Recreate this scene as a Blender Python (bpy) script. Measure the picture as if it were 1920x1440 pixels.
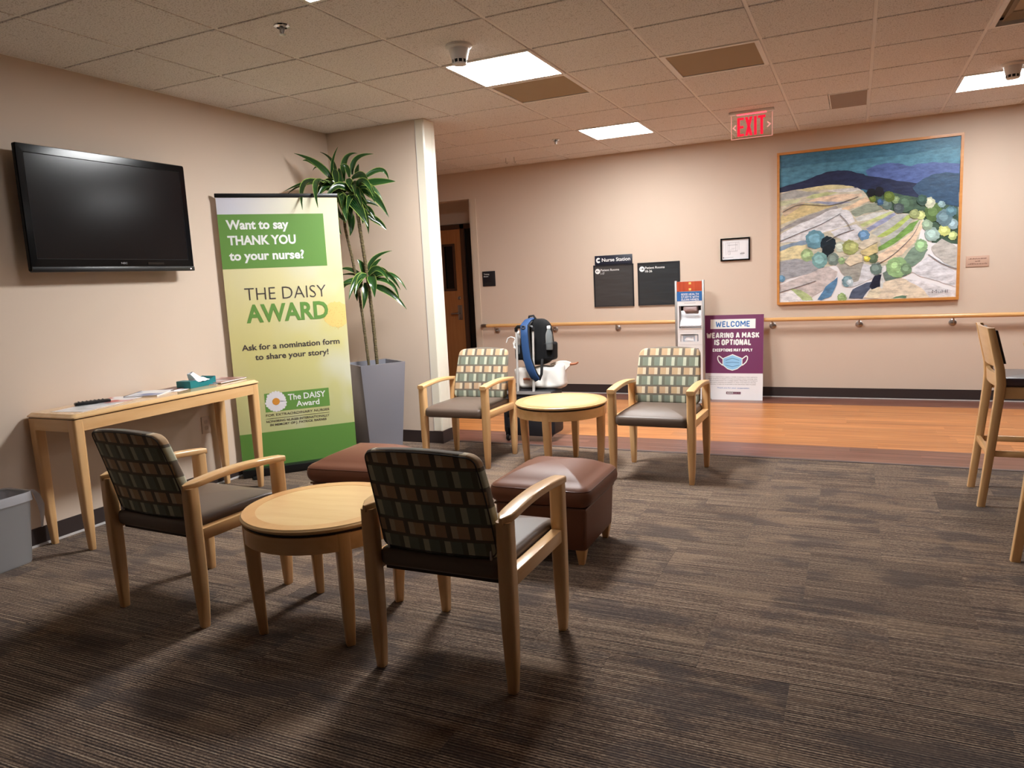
import bpy, bmesh, math, random
from mathutils import Vector, Matrix
random.seed(7)
for o in list(bpy.data.objects):
    bpy.data.objects.remove(o, do_unlink=True)
SC = bpy.context.scene
COL = SC.collection
PI = math.pi
R = math.radians

# ------------------------------------------------------------------ camera, world, exposure
CAM_LOC = Vector((4.19665, -2.97989, 1.35961))
YAW, PITCH, ROLL = -0.441024, 0.139316, -0.049683
FPX = 1379.1
_f = Vector((math.sin(YAW) * math.cos(PITCH), math.cos(YAW) * math.cos(PITCH), -math.sin(PITCH)))
_r = Vector((math.cos(YAW), -math.sin(YAW), 0))
_u = _r.cross(_f)
_r2 = _r * math.cos(ROLL) + _u * math.sin(ROLL)
_u2 = -_r * math.sin(ROLL) + _u * math.cos(ROLL)
cam = bpy.data.cameras.new('camera')
cam.sensor_width = 36.0
cam.lens = 36.0 * FPX / 1920.0
cam.clip_start = 0.05
camo = bpy.data.objects.new('camera', cam)
COL.objects.link(camo)
camo.matrix_world = Matrix(((_r2.x, _u2.x, -_f.x, CAM_LOC.x), (_r2.y, _u2.y, -_f.y, CAM_LOC.y), (_r2.z, _u2.z, -_f.z, CAM_LOC.z), (0, 0, 0, 1)))
SC.camera = camo
world = bpy.data.worlds.new('world')
SC.world = world
world.use_nodes = True
world.node_tree.nodes['Background'].inputs[0].default_value = (0.02, 0.02, 0.025, 1)
world.node_tree.nodes['Background'].inputs[1].default_value = 0.3
SC.view_settings.view_transform = 'Standard'
SC.view_settings.look = 'None'
SC.view_settings.gamma = 1.0
SC.view_settings.use_curve_mapping = False
SC.view_settings.exposure = 0.36
LAMP = 37.0          # emission of a lit ceiling lens
LAMP_COL = (0.98, 1.0, 1.0)

# ------------------------------------------------------------------ materials
def srgb(r, g, b):
    def c(x):
        x /= 255.0
        return x / 12.92 if x <= 0.04045 else ((x + 0.055) / 1.055) ** 2.4
    return (c(r), c(g), c(b), 1.0)

MATS = {}
def mat(name, col, rough=0.6, metal=0.0, spec=0.5, bump=None, coat=0.0, sheen=0.0):
    m = bpy.data.materials.new(name)
    m.use_nodes = True
    p = m.node_tree.nodes['Principled BSDF']
    p.inputs['Base Color'].default_value = col
    p.inputs['Roughness'].default_value = rough
    p.inputs['Metallic'].default_value = metal
    p.inputs['Specular IOR Level'].default_value = spec
    p.inputs['Coat Weight'].default_value = coat
    p.inputs['Coat Roughness'].default_value = 0.08
    p.inputs['Sheen Weight'].default_value = sheen
    if bump:
        N, L = m.node_tree.nodes, m.node_tree.links
        tc = N.new('ShaderNodeTexCoord'); no = N.new('ShaderNodeTexNoise'); bm_ = N.new('ShaderNodeBump')
        no.inputs['Scale'].default_value = bump[0]; no.inputs['Detail'].default_value = 4
        bm_.inputs['Strength'].default_value = bump[1]; bm_.inputs['Distance'].default_value = bump[2] if len(bump) > 2 else 0.002
        L.new(tc.outputs['Object'], no.inputs['Vector']); L.new(no.outputs['Fac'], bm_.inputs['Height']); L.new(bm_.outputs['Normal'], p.inputs['Normal'])
    MATS[name] = m
    return m

def emit(name, col, strength, base=None):
    m = mat(name, base or (0.8, 0.8, 0.8, 1), 0.4)
    p = m.node_tree.nodes['Principled BSDF']
    p.inputs['Emission Color'].default_value = (col[0], col[1], col[2], 1)
    p.inputs['Emission Strength'].default_value = strength
    return m

class NT:
    """tiny node helper"""
    def __init__(s, m):
        s.m = m; s.N = m.node_tree.nodes; s.L = m.node_tree.links; s.p = s.N['Principled BSDF']
    def n(s, t, **k):
        x = s.N.new(t)
        for a, b in k.items():
            setattr(x, a, b)
        return x
    def link(s, a, b):
        s.L.new(a, b)
    def math(s, op, a, b=None, c=None):
        x = s.N.new('ShaderNodeMath'); x.operation = op
        for i, v in enumerate((a, b, c)):
            if v is None: continue
            if isinstance(v, (int, float)): x.inputs[i].default_value = v
            else: s.L.new(v, x.inputs[i])
        return x.outputs[0]
    def mix(s, fac, a, b, mode='MIX'):
        x = s.N.new('ShaderNodeMix'); x.data_type = 'RGBA'; x.blend_type = mode
        for sock, v in ((x.inputs['Factor'], fac), (x.inputs['A'], a), (x.inputs['B'], b)):
            if isinstance(v, (int, float)): sock.default_value = v
            elif isinstance(v, tuple): sock.default_value = v
            else: s.L.new(v, sock)
        return x.outputs['Result']
    def noise(s, vec, scale, detail=3, rough=0.5, w=None):
        x = s.N.new('ShaderNodeTexNoise')
        if w is not None:
            x.noise_dimensions = '4D'
            if isinstance(w, (int, float)): x.inputs['W'].default_value = w
            else: s.L.new(w, x.inputs['W'])
        x.inputs['Scale'].default_value = scale; x.inputs['Detail'].default_value = detail; x.inputs['Roughness'].default_value = rough
        s.L.new(vec, x.inputs['Vector'])
        return x.outputs['Fac']
    def scale(s, vec, sc):
        x = s.N.new('ShaderNodeMapping'); x.inputs['Scale'].default_value = sc
        s.L.new(vec, x.inputs['Vector'])
        return x.outputs['Vector']
    def ramp(s, fac, stops):
        x = s.N.new('ShaderNodeValToRGB'); e = x.color_ramp.elements
        while len(e) < len(stops): e.new(0.5)
        for i, (pos, c) in enumerate(stops):
            e[i].position = pos; e[i].color = c
        s.L.new(fac, x.inputs['Fac'])
        return x.outputs['Color']
    def bump(s, h, strength, dist=0.002):
        x = s.N.new('ShaderNodeBump'); x.inputs['Strength'].default_value = strength; x.inputs['Distance'].default_value = dist
        s.L.new(h, x.inputs['Height']); s.L.new(x.outputs['Normal'], s.p.inputs['Normal'])

def wood(name, c1, c2, rough, axis, coat=0.0, stretch=14.0):
    m = mat(name, c1, rough, coat=coat); t = NT(m)
    tc = t.n('ShaderNodeTexCoord'); oi = t.n('ShaderNodeObjectInfo')
    sc = {'x': (1.2, stretch, stretch), 'y': (stretch, 1.2, stretch), 'z': (stretch, stretch, 1.2)}[axis]
    v = t.scale(tc.outputs['Object'], sc)
    f = t.noise(v, 2.2, 5, 0.6, t.math('MULTIPLY', oi.outputs['Random'], 20.0))
    col = t.ramp(f, [(0.3, c1), (0.72, c2)])
    t.link(col, t.p.inputs['Base Color'])
    t.bump(f, 0.04, 0.001)
    return m

paint = mat('wall_paint', srgb(218, 198, 180), 0.72, spec=0.3, bump=(160, 0.12, 0.0006))
W1, W2 = srgb(222, 172, 116), srgb(236, 192, 138)
maple_z = wood('maple_z', W1, W2, 0.32, 'z', 0.25)
maple_y = wood('maple_y', W1, W2, 0.32, 'y', 0.25)
maple_x = wood('maple_x', W1, W2, 0.32, 'x', 0.25)
maple_top = wood('maple_top', srgb(222, 178, 122), srgb(234, 198, 146), 0.3, 'x', 0.06, 9.0)
maple_rim = wood('maple_rim', srgb(210, 156, 102), srgb(222, 172, 118), 0.3, 'y', 0.06, 9.0)
dark_gap = mat('dark_reveal', srgb(50, 30, 20), 0.7)
leather_taupe = mat('leather_taupe', srgb(104, 88, 78), 0.42, spec=0.38, bump=(220, 0.10, 0.0008))
leather_brown = mat('leather_brown', srgb(114, 72, 54), 0.48, spec=0.28, bump=(200, 0.12, 0.0008))
leather_plum = mat('leather_plum', srgb(88, 74, 84), 0.32, bump=(200, 0.1, 0.0008))
piping = mat('piping_dark', srgb(60, 52, 46), 0.6)
black_plastic = mat('black_plastic', srgb(18, 18, 20), 0.35)
black_gloss = mat('black_gloss', srgb(8, 8, 10), 0.12)
black_matte = mat('black_matte', srgb(22, 20, 22), 0.75)
white_plastic = mat('white_plastic', srgb(236, 234, 232), 0.45)
white_paper = mat('white_paper', srgb(238, 236, 238), 0.8, spec=0.2)
grid_white = mat('ceiling_grid_white', srgb(240, 236, 232), 0.5)
steel = mat('brushed_steel', srgb(170, 166, 164), 0.34, metal=1.0)
chrome = mat('chrome', srgb(210, 210, 210), 0.12, metal=1.0)
alu = mat('aluminium', srgb(176, 174, 172), 0.4, metal=0.8)
rubber_base = mat('rubber_base', srgb(52, 40, 38), 0.55)
cream_vinyl = mat('cream_vinyl', srgb(236, 228, 210), 0.28)
white_caulk = mat('white_caulk', srgb(205, 200, 198), 0.6)

# fabric with woven blocks
fab = mat('woven_fabric', srgb(110, 98, 84), 0.85, spec=0.2, sheen=0.15)
t = NT(fab)
tc = t.n('ShaderNodeTexCoord'); sx = t.n('ShaderNodeSeparateXYZ'); t.link(tc.outputs['Object'], sx.inputs[0])
vv = t.math('DIVIDE', t.math('ADD', sx.outputs['Z'], 0.012), 0.0655)
row = t.math('FLOOR', vv); fv = t.math('FRACT', vv)
odd = t.math('MODULO', row, 2.0)
uu = t.math('ADD', t.math('DIVIDE', t.math('ADD', sx.outputs['X'], 2.0), 0.083), t.math('MULTIPLY', odd, 0.42))
fu = t.math('FRACT', uu)
inrow = t.math('MULTIPLY', t.math('GREATER_THAN', fv, t.math('SUBTRACT', 0.15, t.math('MULTIPLY', odd, 0.09))), t.math('LESS_THAN', fv, t.math('ADD', 0.86, t.math('MULTIPLY', odd, 0.09))))
cream = t.math('MULTIPLY', inrow, t.math('LESS_THAN', fu, 0.27))
blk = t.math('MULTIPLY', t.math('GREATER_THAN', fu, 0.27), t.math('LESS_THAN', fu, 0.76))
blk_odd = t.math('MULTIPLY', blk, inrow)
warm = t.mix(t.noise(t.scale(tc.outputs['Object'], (14, 1, 14)), 1.0, 1), srgb(204, 164, 134), srgb(204, 178, 136))
cool = t.mix(t.noise(t.scale(tc.outputs['Object'], (11, 1, 11)), 1.3, 1), srgb(126, 140, 130), srgb(138, 142, 120))
blockcol = t.mix(odd, warm, cool)
base = t.mix(odd, srgb(118, 106, 94), srgb(114, 114, 100))
c = t.mix(t.math('MULTIPLY', blk, t.mix(odd, inrow, 1.0) if False else blk_odd), base, blockcol)
c = t.mix(cream, c, t.mix(odd, srgb(226, 208, 178), srgb(204, 206, 182)))
wv = t.noise(t.scale(tc.outputs['Object'], (900, 300, 900)), 1.0, 1)
c = t.mix(t.math('MULTIPLY', wv, 0.35), c, srgb(70, 62, 54), 'MIX')
t.link(c, t.p.inputs['Base Color'])
t.bump(wv, 0.2, 0.0008)

# carpet tile: fine stripes along x, patchy yarn colour, each tile its own offset
carpet = mat('carpet_yarn', srgb(84, 70, 62), 0.95, spec=0.1, sheen=0.1)
t = NT(carpet)
ge = t.n('ShaderNodeNewGeometry'); oi = t.n('ShaderNodeObjectInfo')
rnd = t.math('MULTIPLY', oi.outputs['Random'], 37.0)
stripe = t.noise(t.scale(ge.outputs['Position'], (1.6, 175, 1)), 1.0, 2, 0.5, rnd)
sp = t.n('ShaderNodeSeparateXYZ'); t.link(ge.outputs['Position'], sp.inputs[0])
rib = t.math('MULTIPLY', t.math('ADD', t.math('SINE', t.math('ADD', t.math('MULTIPLY', sp.outputs['Y'], 560.0), t.math('MULTIPLY', t.noise(t.scale(ge.outputs['Position'], (1.5, 8, 1)), 1.0, 1, 0.5, rnd), 5.0))), 1.0), 0.5)
dash = t.noise(t.scale(ge.outputs['Position'], (95, 190, 1)), 1.0, 2, 0.6, rnd)
patch_ = t.noise(t.scale(ge.outputs['Position'], (2.9, 5.4, 1)), 1.0, 3, 0.55, rnd)
tan_ = t.noise(t.scale(ge.outputs['Position'], (2.2, 6.5, 1)), 1.0, 2, 0.5, t.math('ADD', rnd, 9.0))
st = t.math('ADD', t.math('ADD', t.math('MULTIPLY', stripe, 0.46), t.math('MULTIPLY', dash, 0.36)), t.math('MULTIPLY', rib, 0.18))
c = t.ramp(st, [(0.36, srgb(40, 30, 27)), (0.48, srgb(94, 76, 66)), (0.57, srgb(138, 116, 98)), (0.68, srgb(196, 174, 150))])
c = t.mix(t.math('MULTIPLY', t.ramp(tan_, [(0.55, (0, 0, 0, 1)), (0.62, (1, 1, 1, 1))]), 0.2), c, srgb(172, 144, 118))
dk = t.ramp(patch_, [(0.525, (0, 0, 0, 1)), (0.60, (1, 1, 1, 1))])
c = t.mix(t.math('MULTIPLY', dk, 0.56), c, srgb(66, 58, 58))
tone = t.math('ADD', t.math('MULTIPLY', oi.outputs['Random'], 0.20), 0.78)
hs = t.n('ShaderNodeHueSaturation'); t.link(c, hs.inputs['Color']); t.link(tone, hs.inputs['Value'])
t.link(hs.outputs['Color'], t.p.inputs['Base Color'])
t.bump(st, 0.55, 0.004)

def plank_mat(name, c1, c2, c3, rough):
    m = mat(name, c1, rough); t = NT(m)
    ge = t.n('ShaderNodeNewGeometry'); oi = t.n('ShaderNodeObjectInfo')
    f = t.noise(t.scale(ge.outputs['Position'], (1.1, 46, 1)), 1.0, 4, 0.62, t.math('MULTIPLY', oi.outputs['Random'], 31.0))
    c = t.ramp(f, [(0.34, c1), (0.5, c2), (0.66, c3)])
    hs = t.n('ShaderNodeHueSaturation'); t.link(c, hs.inputs['Color'])
    t.link(t.math('ADD', t.math('MULTIPLY', oi.outputs['Random'], 0.22), 0.88), hs.inputs['Value'])
    t.link(hs.outputs['Color'], t.p.inputs['Base Color'])
    t.bump(f, 0.06, 0.001)
    return m
plank_orange = plank_mat('plank_orange', srgb(158, 94, 48), srgb(190, 122, 68), srgb(214, 150, 92), 0.34)
plank_dark = plank_mat('plank_dark', srgb(84, 50, 42), srgb(118, 76, 64), srgb(146, 102, 86), 0.3)

# ceiling tile: fissured mineral board
tilem = mat('ceiling_board', srgb(224, 216, 208), 0.92, spec=0.15)
t = NT(tilem)
ge = t.n('ShaderNodeNewGeometry')
f = t.noise(t.scale(ge.outputs['Position'], (1, 1, 1)), 130.0, 3, 0.6)
g = t.noise(t.scale(ge.outputs['Position'], (1, 1, 1)), 48.0, 2, 0.5)
c = t.ramp(f, [(0.33, srgb(168, 162, 158)), (0.46, srgb(232, 228, 226)), (0.8, srgb(240, 238, 236))])
c = t.mix(t.math('MULTIPLY', t.math('GREATER_THAN', g, 0.64), 0.3), c, srgb(170, 160, 152))
t.link(c, t.p.inputs['Base Color'])
t.bump(f, 0.5, 0.003)

# ------------------------------------------------------------------ mesh helpers
def new_obj(name, me, m=None, parent=None, loc=None, rot=None):
    o = bpy.data.objects.new(name, me)
    COL.objects.link(o)
    if m is not None and me is not None and not me.materials:
        me.materials.append(m)
    if parent is not None: o.parent = parent
    if loc: o.location = loc
    if rot: o.rotation_euler = rot
    return o

def fin(bm, name='mesh', smooth=False, recalc=True):
    if recalc: bmesh.ops.recalc_face_normals(bm, faces=bm.faces)
    me = bpy.data.meshes.new(name)
    bm.to_mesh(me); bm.free()
    if smooth:
        for p in me.polygons: p.use_smooth = True
        try: me.set_sharp_from_angle(angle=R(smooth if smooth is not True else 40))
        except Exception: pass
    return me

def empty(name, loc=(0, 0, 0), rot=(0, 0, 0)):
    o = bpy.data.objects.new(name, None)
    o.empty_display_size = 0.1
    COL.objects.link(o); o.location = loc; o.rotation_euler = rot
    return o

def tag(o, label=None, cat=None, group=None, kind=None):
    if label: o['label'] = label
    if cat: o['category'] = cat
    if group: o['group'] = group
    if kind: o['kind'] = kind
    return o

def thing(name, label, cat, loc=(0, 0, 0), rot=(0, 0, 0), group=None):
    return tag(empty(name, loc, rot), label, cat, group)

def bx(bm, x0, x1, y0, y1, z0, z1, mtx=None):
    v = [bm.verts.new((x, y, z)) for z in (z0, z1) for y in (y0, y1) for x in (x0, x1)]
    for a in ((0, 2, 3, 1), (4, 5, 7, 6), (0, 1, 5, 4), (2, 6, 7, 3), (0, 4, 6, 2), (1, 3, 7, 5)):
        bm.faces.new([v[i] for i in a])
    if mtx is not None:
        bmesh.ops.transform(bm, matrix=mtx, verts=v)
    return v

def box_me(x0, x1, y0, y1, z0, z1, bevel=0.0, seg=2):
    bm = bmesh.new(); bx(bm, x0, x1, y0, y1, z0, z1)
    if bevel:
        bmesh.ops.recalc_face_normals(bm, faces=bm.faces)
        bmesh.ops.bevel(bm, geom=list(bm.edges), offset=bevel, segments=seg, profile=0.5, affect='EDGES')
    return fin(bm, smooth=40 if bevel else False)

def box(name, m, parent, x0, x1, y0, y1, z0, z1, bevel=0.0, seg=2):
    return new_obj(name, box_me(x0, x1, y0, y1, z0, z1, bevel, seg), m, parent)

def rrect(hx, hy, r, n=3, side=1):
    """rounded rectangle outline, counter-clockwise; side = extra subdivisions per straight side"""
    r = min(r, hx * 0.999, hy * 0.999)
    pts = []
    cs = [(hx - r, hy - r, 0), (-(hx - r), hy - r, 90), (-(hx - r), -(hy - r), 180), (hx - r, -(hy - r), 270)]
    arcs = []
    for cx, cy, a0 in cs:
        arcs.append([(cx + r * math.cos(R(a0 + 90 * i / n)), cy + r * math.sin(R(a0 + 90 * i / n))) for i in range(n + 1)])
    for k in range(4):
        pts += arcs[k]
        a, b = arcs[k][-1], arcs[(k + 1) % 4][0]
        for i in range(1, side):
            pts.append((a[0] + (b[0] - a[0]) * i / side, a[1] + (b[1] - a[1]) * i / side))
    return pts

def loft(bm, rings, close=True, cap=True):
    vs = [[bm.verts.new(p) for p in r] for r in rings]
    n = len(vs[0])
    for a, b in zip(vs, vs[1:]):
        for i in range(n if close else n - 1):
            j = (i + 1) % n
            bm.faces.new((a[i], a[j], b[j], b[i]))
    if cap and close:
        bm.faces.new(list(reversed(vs[0]))); bm.faces.new(vs[-1])
    return vs

def post_me(secs, n=3, rr=0.45, smooth=50):
    """secs: (z, cx, cy, hx, hy) bottom to top"""
    bm = bmesh.new()
    loft(bm, [[(cx + x, cy + y, z) for x, y in rrect(hx, hy, rr * min(hx, hy), n)] for z, cx, cy, hx, hy in secs])
    return fin(bm, smooth=smooth)

def tube_into(bm, pts, r, n=8, cap=True):
    pts = [Vector(p) for p in pts]
    rings = []; up = None
    for i, p in enumerate(pts):
        d = (pts[min(i + 1, len(pts) - 1)] - pts[max(i - 1, 0)]).normalized()
        if up is None:
            up = Vector((0, 0, 1)) if abs(d.z) < 0.9 else Vector((1, 0, 0))
        a = (up - d * up.dot(d)).normalized(); up = a
        b = d.cross(a)
        rad = r[i] if isinstance(r, (list, tuple)) else r
        rings.append([p + a * rad * math.cos(2 * PI * k / n) + b * rad * math.sin(2 * PI * k / n) for k in range(n)])
    loft(bm, rings, cap=cap)

def tube(name, m, parent, pts, r, n=8):
    bm = bmesh.new(); tube_into(bm, pts, r, n)
    return new_obj(name, fin(bm, smooth=50), m, parent)

def lathe_me(prof, n=32, smooth=40, axis='z'):
    """prof: list of (r, z)"""
    bm = bmesh.new(); rings = []
    for r, z in prof:
        rings.append([(max(r, 1e-4) * math.cos(2 * PI * k / n), max(r, 1e-4) * math.sin(2 * PI * k / n), z) for k in range(n)])
    loft(bm, rings)
    me = fin(bm, smooth=smooth)
    if axis == 'y': me.transform(Matrix.Rotation(-PI / 2, 4, 'X'))
    if axis == 'x': me.transform(Matrix.Rotation(PI / 2, 4, 'Y'))
    return me

def pillow_me(hx, hy, t0, t1, rc, er, dome0=0.0, dome1=0.0, fn=None, n=4, side=6, smooth=60):
    """cushion lying in xy between z=t0 (bottom) and z=t1 (top) with rounded corners rc, edge radius er, domed faces"""
    rings = []
    def ring(s_in, z, dome):
        out = rrect(hx - s_in, hy - s_in, max(rc - s_in, 0.004), n, side)
        return [(x, y, z) for x, y in out]
    def inner(f, z, dome):
        out = rrect(hx - er, hy - er, max(rc - er, 0.004), n, side)
        return [(x * f, y * f, z + dome * (1 - f ** 2.4)) for x, y in out]
    for f in (0.05, 0.3, 0.55, 0.75, 0.9): rings.append(inner(f, t0, -dome0))
    K = 4
    for k in range(K + 1):
        a = PI / 2 * k / K
        rings.append(ring(er * (1 - math.sin(a)), t0 + er * (1 - math.cos(a)), 0))
    for k in range(K + 1):
        a = PI / 2 * k / K
        rings.append(ring(er * (1 - math.cos(a)), t1 - er * (1 - math.sin(a)), 0))
    for f in (0.9, 0.75, 0.55, 0.3, 0.05): rings.append(inner(f, t1, dome1))
    bm = bmesh.new()
    if fn: rings = [[fn(*p) for p in r] for r in rings]
    loft(bm, rings)
    bmesh.ops.remove_doubles(bm, verts=bm.verts, dist=1e-5)
    return fin(bm, smooth=smooth)

def poly_me(polys, z0=0.0, z1=None):
    """flat outlines in xy (list of outlines) given thickness z0..z1"""
    bm = bmesh.new()
    for pl in polys:
        if z1 is None:
            bm.faces.new([bm.verts.new((x, y, z0)) for x, y in pl])
        else:
            a = [bm.verts.new((x, y, z0)) for x, y in pl]; b = [bm.verts.new((x, y, z1)) for x, y in pl]
            n = len(pl); bm.faces.new(b); bm.faces.new(list(reversed(a)))
            for i in range(n): bm.faces.new((a[i], a[(i + 1) % n], b[(i + 1) % n], b[i]))
    return fin(bm)

def rectp(x0, x1, y0, y1): return [(x0, y0), (x1, y0), (x1, y1), (x0, y1)]
def circp(cx, cy, r, n=24, ry=None): return [(cx + r * math.cos(2 * PI * k / n), cy + (ry or r) * math.sin(2 * PI * k / n)) for k in range(n)]
def rr_at(cx, cy, hx, hy, r, n=4): return [(cx + x, cy + y) for x, y in rrect(hx, hy, r, n)]
def strokep(pts, w):
    """closed outline of a stroke of width w along pts"""
    L, Rr = [], []
    for i, p in enumerate(pts):
        a = pts[max(i - 1, 0)]; b = pts[min(i + 1, len(pts) - 1)]
        dx, dy = b[0] - a[0], b[1] - a[1]; l = math.hypot(dx, dy) or 1
        nx, ny = -dy / l * w / 2, dx / l * w / 2
        L.append((p[0] + nx, p[1] + ny)); Rr.append((p[0] - nx, p[1] - ny))
    return L + Rr[::-1]

def flat(name, m, parent, polys, z, th=0.0006):
    return new_obj(name, poly_me(polys, z, z + th), m, parent)

# lettering: built-in font curve turned into a mesh and fitted to a measured width, baseline and cap height
def _text_mesh(body, bold):
    cu = bpy.data.curves.new('txt', 'FONT')
    cu.body = body; cu.size = 1.0; cu.resolution_u = 3; cu.offset = bold; cu.extrude = 0.004
    o = bpy.data.objects.new('txt', cu); COL.objects.link(o)
    dg = bpy.context.evaluated_depsgraph_get()
    me = bpy.data.meshes.new_from_object(o.evaluated_get(dg))
    bpy.data.objects.remove(o, do_unlink=True); bpy.data.curves.remove(cu)
    return me
_cap = {}
def _adv(prefix, bold):
    def mx(s_):
        me_ = _text_mesh(s_, bold); v_ = max(q.co.x for q in me_.vertices); bpy.data.meshes.remove(me_); return v_
    return mx(prefix + 'I') - mx('I')
def text(body, x0, x1, base, cap, m, parent, z, bold=0.0, name='lettering', th=0.0006):
    if ' ' in body and cap >= 0.03:      # large print: one part per word
        me = _text_mesh(body, bold); xs = [v.co.x for v in me.vertices]; a, b = min(xs), max(xs); bpy.data.meshes.remove(me)
        k = (x1 - x0) / (b - a); pre = ''
        for wd in body.split(' '):
            off = _adv(pre, bold) if pre else 0.0
            me = _text_mesh(wd, bold); xs = [v.co.x for v in me.vertices]; bpy.data.meshes.remove(me)
            text(wd, x0 + (off + min(xs) - a) * k, x0 + (off + max(xs) - a) * k, base, cap, m, parent, z, bold, name, th)
            pre += wd + ' '
        return
    if bold not in _cap:
        h = _text_mesh('H', bold); _cap[bold] = (min(v.co.y for v in h.vertices), max(v.co.y for v in h.vertices)); bpy.data.meshes.remove(h)
    me = _text_mesh(body, bold)
    xs = [v.co.x for v in me.vertices]; a, b = min(xs), max(xs)
    lo, hi = _cap[bold]
    for v in me.vertices:
        v.co.x = x0 + (v.co.x - a) / (b - a) * (x1 - x0)
        v.co.y = base + (v.co.y - lo) / (hi - lo) * cap
        v.co.z = z + (th if v.co.z > 0 else 0)
    me.materials.clear()
    return new_obj(name, me, m, parent)

def copy_tree(o, parent=None):
    c = o.copy(); COL.objects.link(c); c.parent = parent
    for ch in list(o.children): copy_tree(ch, c)
    return c

# heavy condensed block capitals drawn as strokes (unit cap height)
def _arc(cx, cy, rx, ry, a0, a1, n=7): return [(cx + rx * math.cos(R(a0 + (a1 - a0) * i / n)), cy + ry * math.sin(R(a0 + (a1 - a0) * i / n))) for i in range(n + 1)]
BLOCK = {
 'A': (0.56, [[(0, 0), (0.22, 1), (0.34, 1), (0.56, 0)], [(0.1, 0.27), (0.46, 0.27)]]),
 'C': (0.5, [_arc(0.25, 0.72, 0.25, 0.28, 0, 180) + _arc(0.25, 0.28, 0.25, 0.28, 180, 360)]),
 'D': (0.5, [[(0, 0), (0, 1), (0.25, 1)] + _arc(0.25, 0.7, 0.25, 0.3, 90, 0) + _arc(0.25, 0.3, 0.25, 0.3, 0, -90) + [(0, 0)]]),
 'E': (0.42, [[(0.42, 1), (0, 1), (0, 0), (0.42, 0)], [(0, 0.52), (0.36, 0.52)]]),
 'G': (0.5, [_arc(0.25, 0.72, 0.25, 0.28, 0, 180) + _arc(0.25, 0.28, 0.25, 0.28, 180, 360) + [(0.5, 0.5), (0.28, 0.5)]]),
 'H': (0.5, [[(0, 0), (0, 1)], [(0.5, 0), (0.5, 1)], [(0, 0.52), (0.5, 0.52)]]),
 'I': (0.0, [[(0, 0), (0, 1)]]),
 'K': (0.5, [[(0, 0), (0, 1)], [(0.48, 1), (0.06, 0.45)], [(0.16, 0.58), (0.5, 0)]]),
 'L': (0.4, [[(0, 1), (0, 0), (0.4, 0)]]),
 'M': (0.7, [[(0, 0), (0, 1), (0.06, 1), (0.35, 0.35), (0.64, 1), (0.7, 1), (0.7, 0)]]),
 'N': (0.52, [[(0, 0), (0, 1), (0.05, 1), (0.47, 0), (0.52, 0), (0.52, 1)]]),
 'O': (0.5, [_arc(0.25, 0.72, 0.25, 0.28, 0, 180) + _arc(0.25, 0.28, 0.25, 0.28, 180, 360) + [(0.5, 0.72)]]),
 'P': (0.48, [[(0, 0), (0, 1), (0.24, 1)] + _arc(0.24, 0.72, 0.24, 0.28, 90, -90) + [(0, 0.44)]]),
 'R': (0.5, [[(0, 0), (0, 1), (0.24, 1)] + _arc(0.24, 0.73, 0.24, 0.27, 90, -90) + [(0, 0.46)], [(0.24, 0.46), (0.5, 0)]]),
 'S': (0.48, [_arc(0.24, 0.76, 0.24, 0.24, 10, 180) + [(0.02, 0.66), (0.46, 0.36)] + _arc(0.24, 0.24, 0.24, 0.24, 0, -170)]),
 'T': (0.5, [[(0, 1), (0.5, 1)], [(0.25, 1), (0.25, 0)]]),
 'W': (0.8, [[(0, 1), (0.17, 0), (0.22, 0), (0.4, 0.8), (0.58, 0), (0.63, 0), (0.8, 1)]]),
 'X': (0.52, [[(0, 0), (0.52, 1)], [(0, 1), (0.52, 0)]]),
 'Y': (0.52, [[(0, 1), (0.26, 0.45), (0.52, 1)], [(0.26, 0.45), (0.26, 0)]]),
}
def block_text(body, x0, x1, base, cap, m, parent, z, wt=0.2):
    """one lettering part per word, fitted between x0 and x1"""
    gap = wt * 1.55; pen = 0.0; words_ = [[]]
    for ch_ in body:
        if ch_ == ' ': pen += 0.34; words_.append([]); continue
        w_, strokes = BLOCK[ch_]
        for s_ in strokes:
            words_[-1].append([(pen + wt / 2 + px, wt / 2 + py * (1 - wt)) for px, py in s_])
        pen += w_ + gap
    total = pen - gap + wt
    sx_ = (x1 - x0) / total
    for wd in words_:
        polys = []
        for s_ in wd:
            pts = [(x0 + px * sx_, base + py * cap) for px, py in s_]
            hw_ = wt * cap * 0.5
            for (ax, ay), (bx2, by2) in zip(pts, pts[1:]):
                dx_, dy_ = bx2 - ax, by2 - ay; l_ = math.hypot(dx_, dy_)
                if l_ < 1e-6: continue
                hx_ = hw_ * (0.92 if abs(dy_) > abs(dx_) else 1.0)
                e_ = 0.35 * hw_
                ux, uy = dx_ / l_, dy_ / l_
                nx, ny = -uy * hx_, ux * hx_
                a_ = (ax - ux * e_, ay - uy * e_); b2 = (bx2 + ux * e_, by2 + uy * e_)
                polys.append([(a_[0] - nx, a_[1] - ny), (b2[0] - nx, b2[1] - ny), (b2[0] + nx, b2[1] + ny), (a_[0] + nx, a_[1] + ny)])
        bm = bmesh.new()
        for q, pl in enumerate(polys):
            bm.faces.new([bm.verts.new((px, py, z + 0.0004 + 0.00001 * q)) for px, py in pl])
        me = fin(bm, recalc=False)
        new_obj('lettering', me, m, parent)

# ------------------------------------------------------------------ the setting
T = 0.6096
H = 2.70
XL, XR = -3.0, 15 * T            # corridor end left, room end right
YB, YC, YF = -8 * T, 2.385, 5.20  # wall behind the camera, corner wall, far wall
COLX = 0.98                       # free end of the corner wall
CARPET_Y = 2.48

floor = tag(new_obj('floor', box_me(XL - 0.2, XR + 0.2, YB - 0.2, 6.3, -0.06, -0.008), mat('screed', srgb(70, 60, 56), 0.9)), kind='structure')

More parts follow.
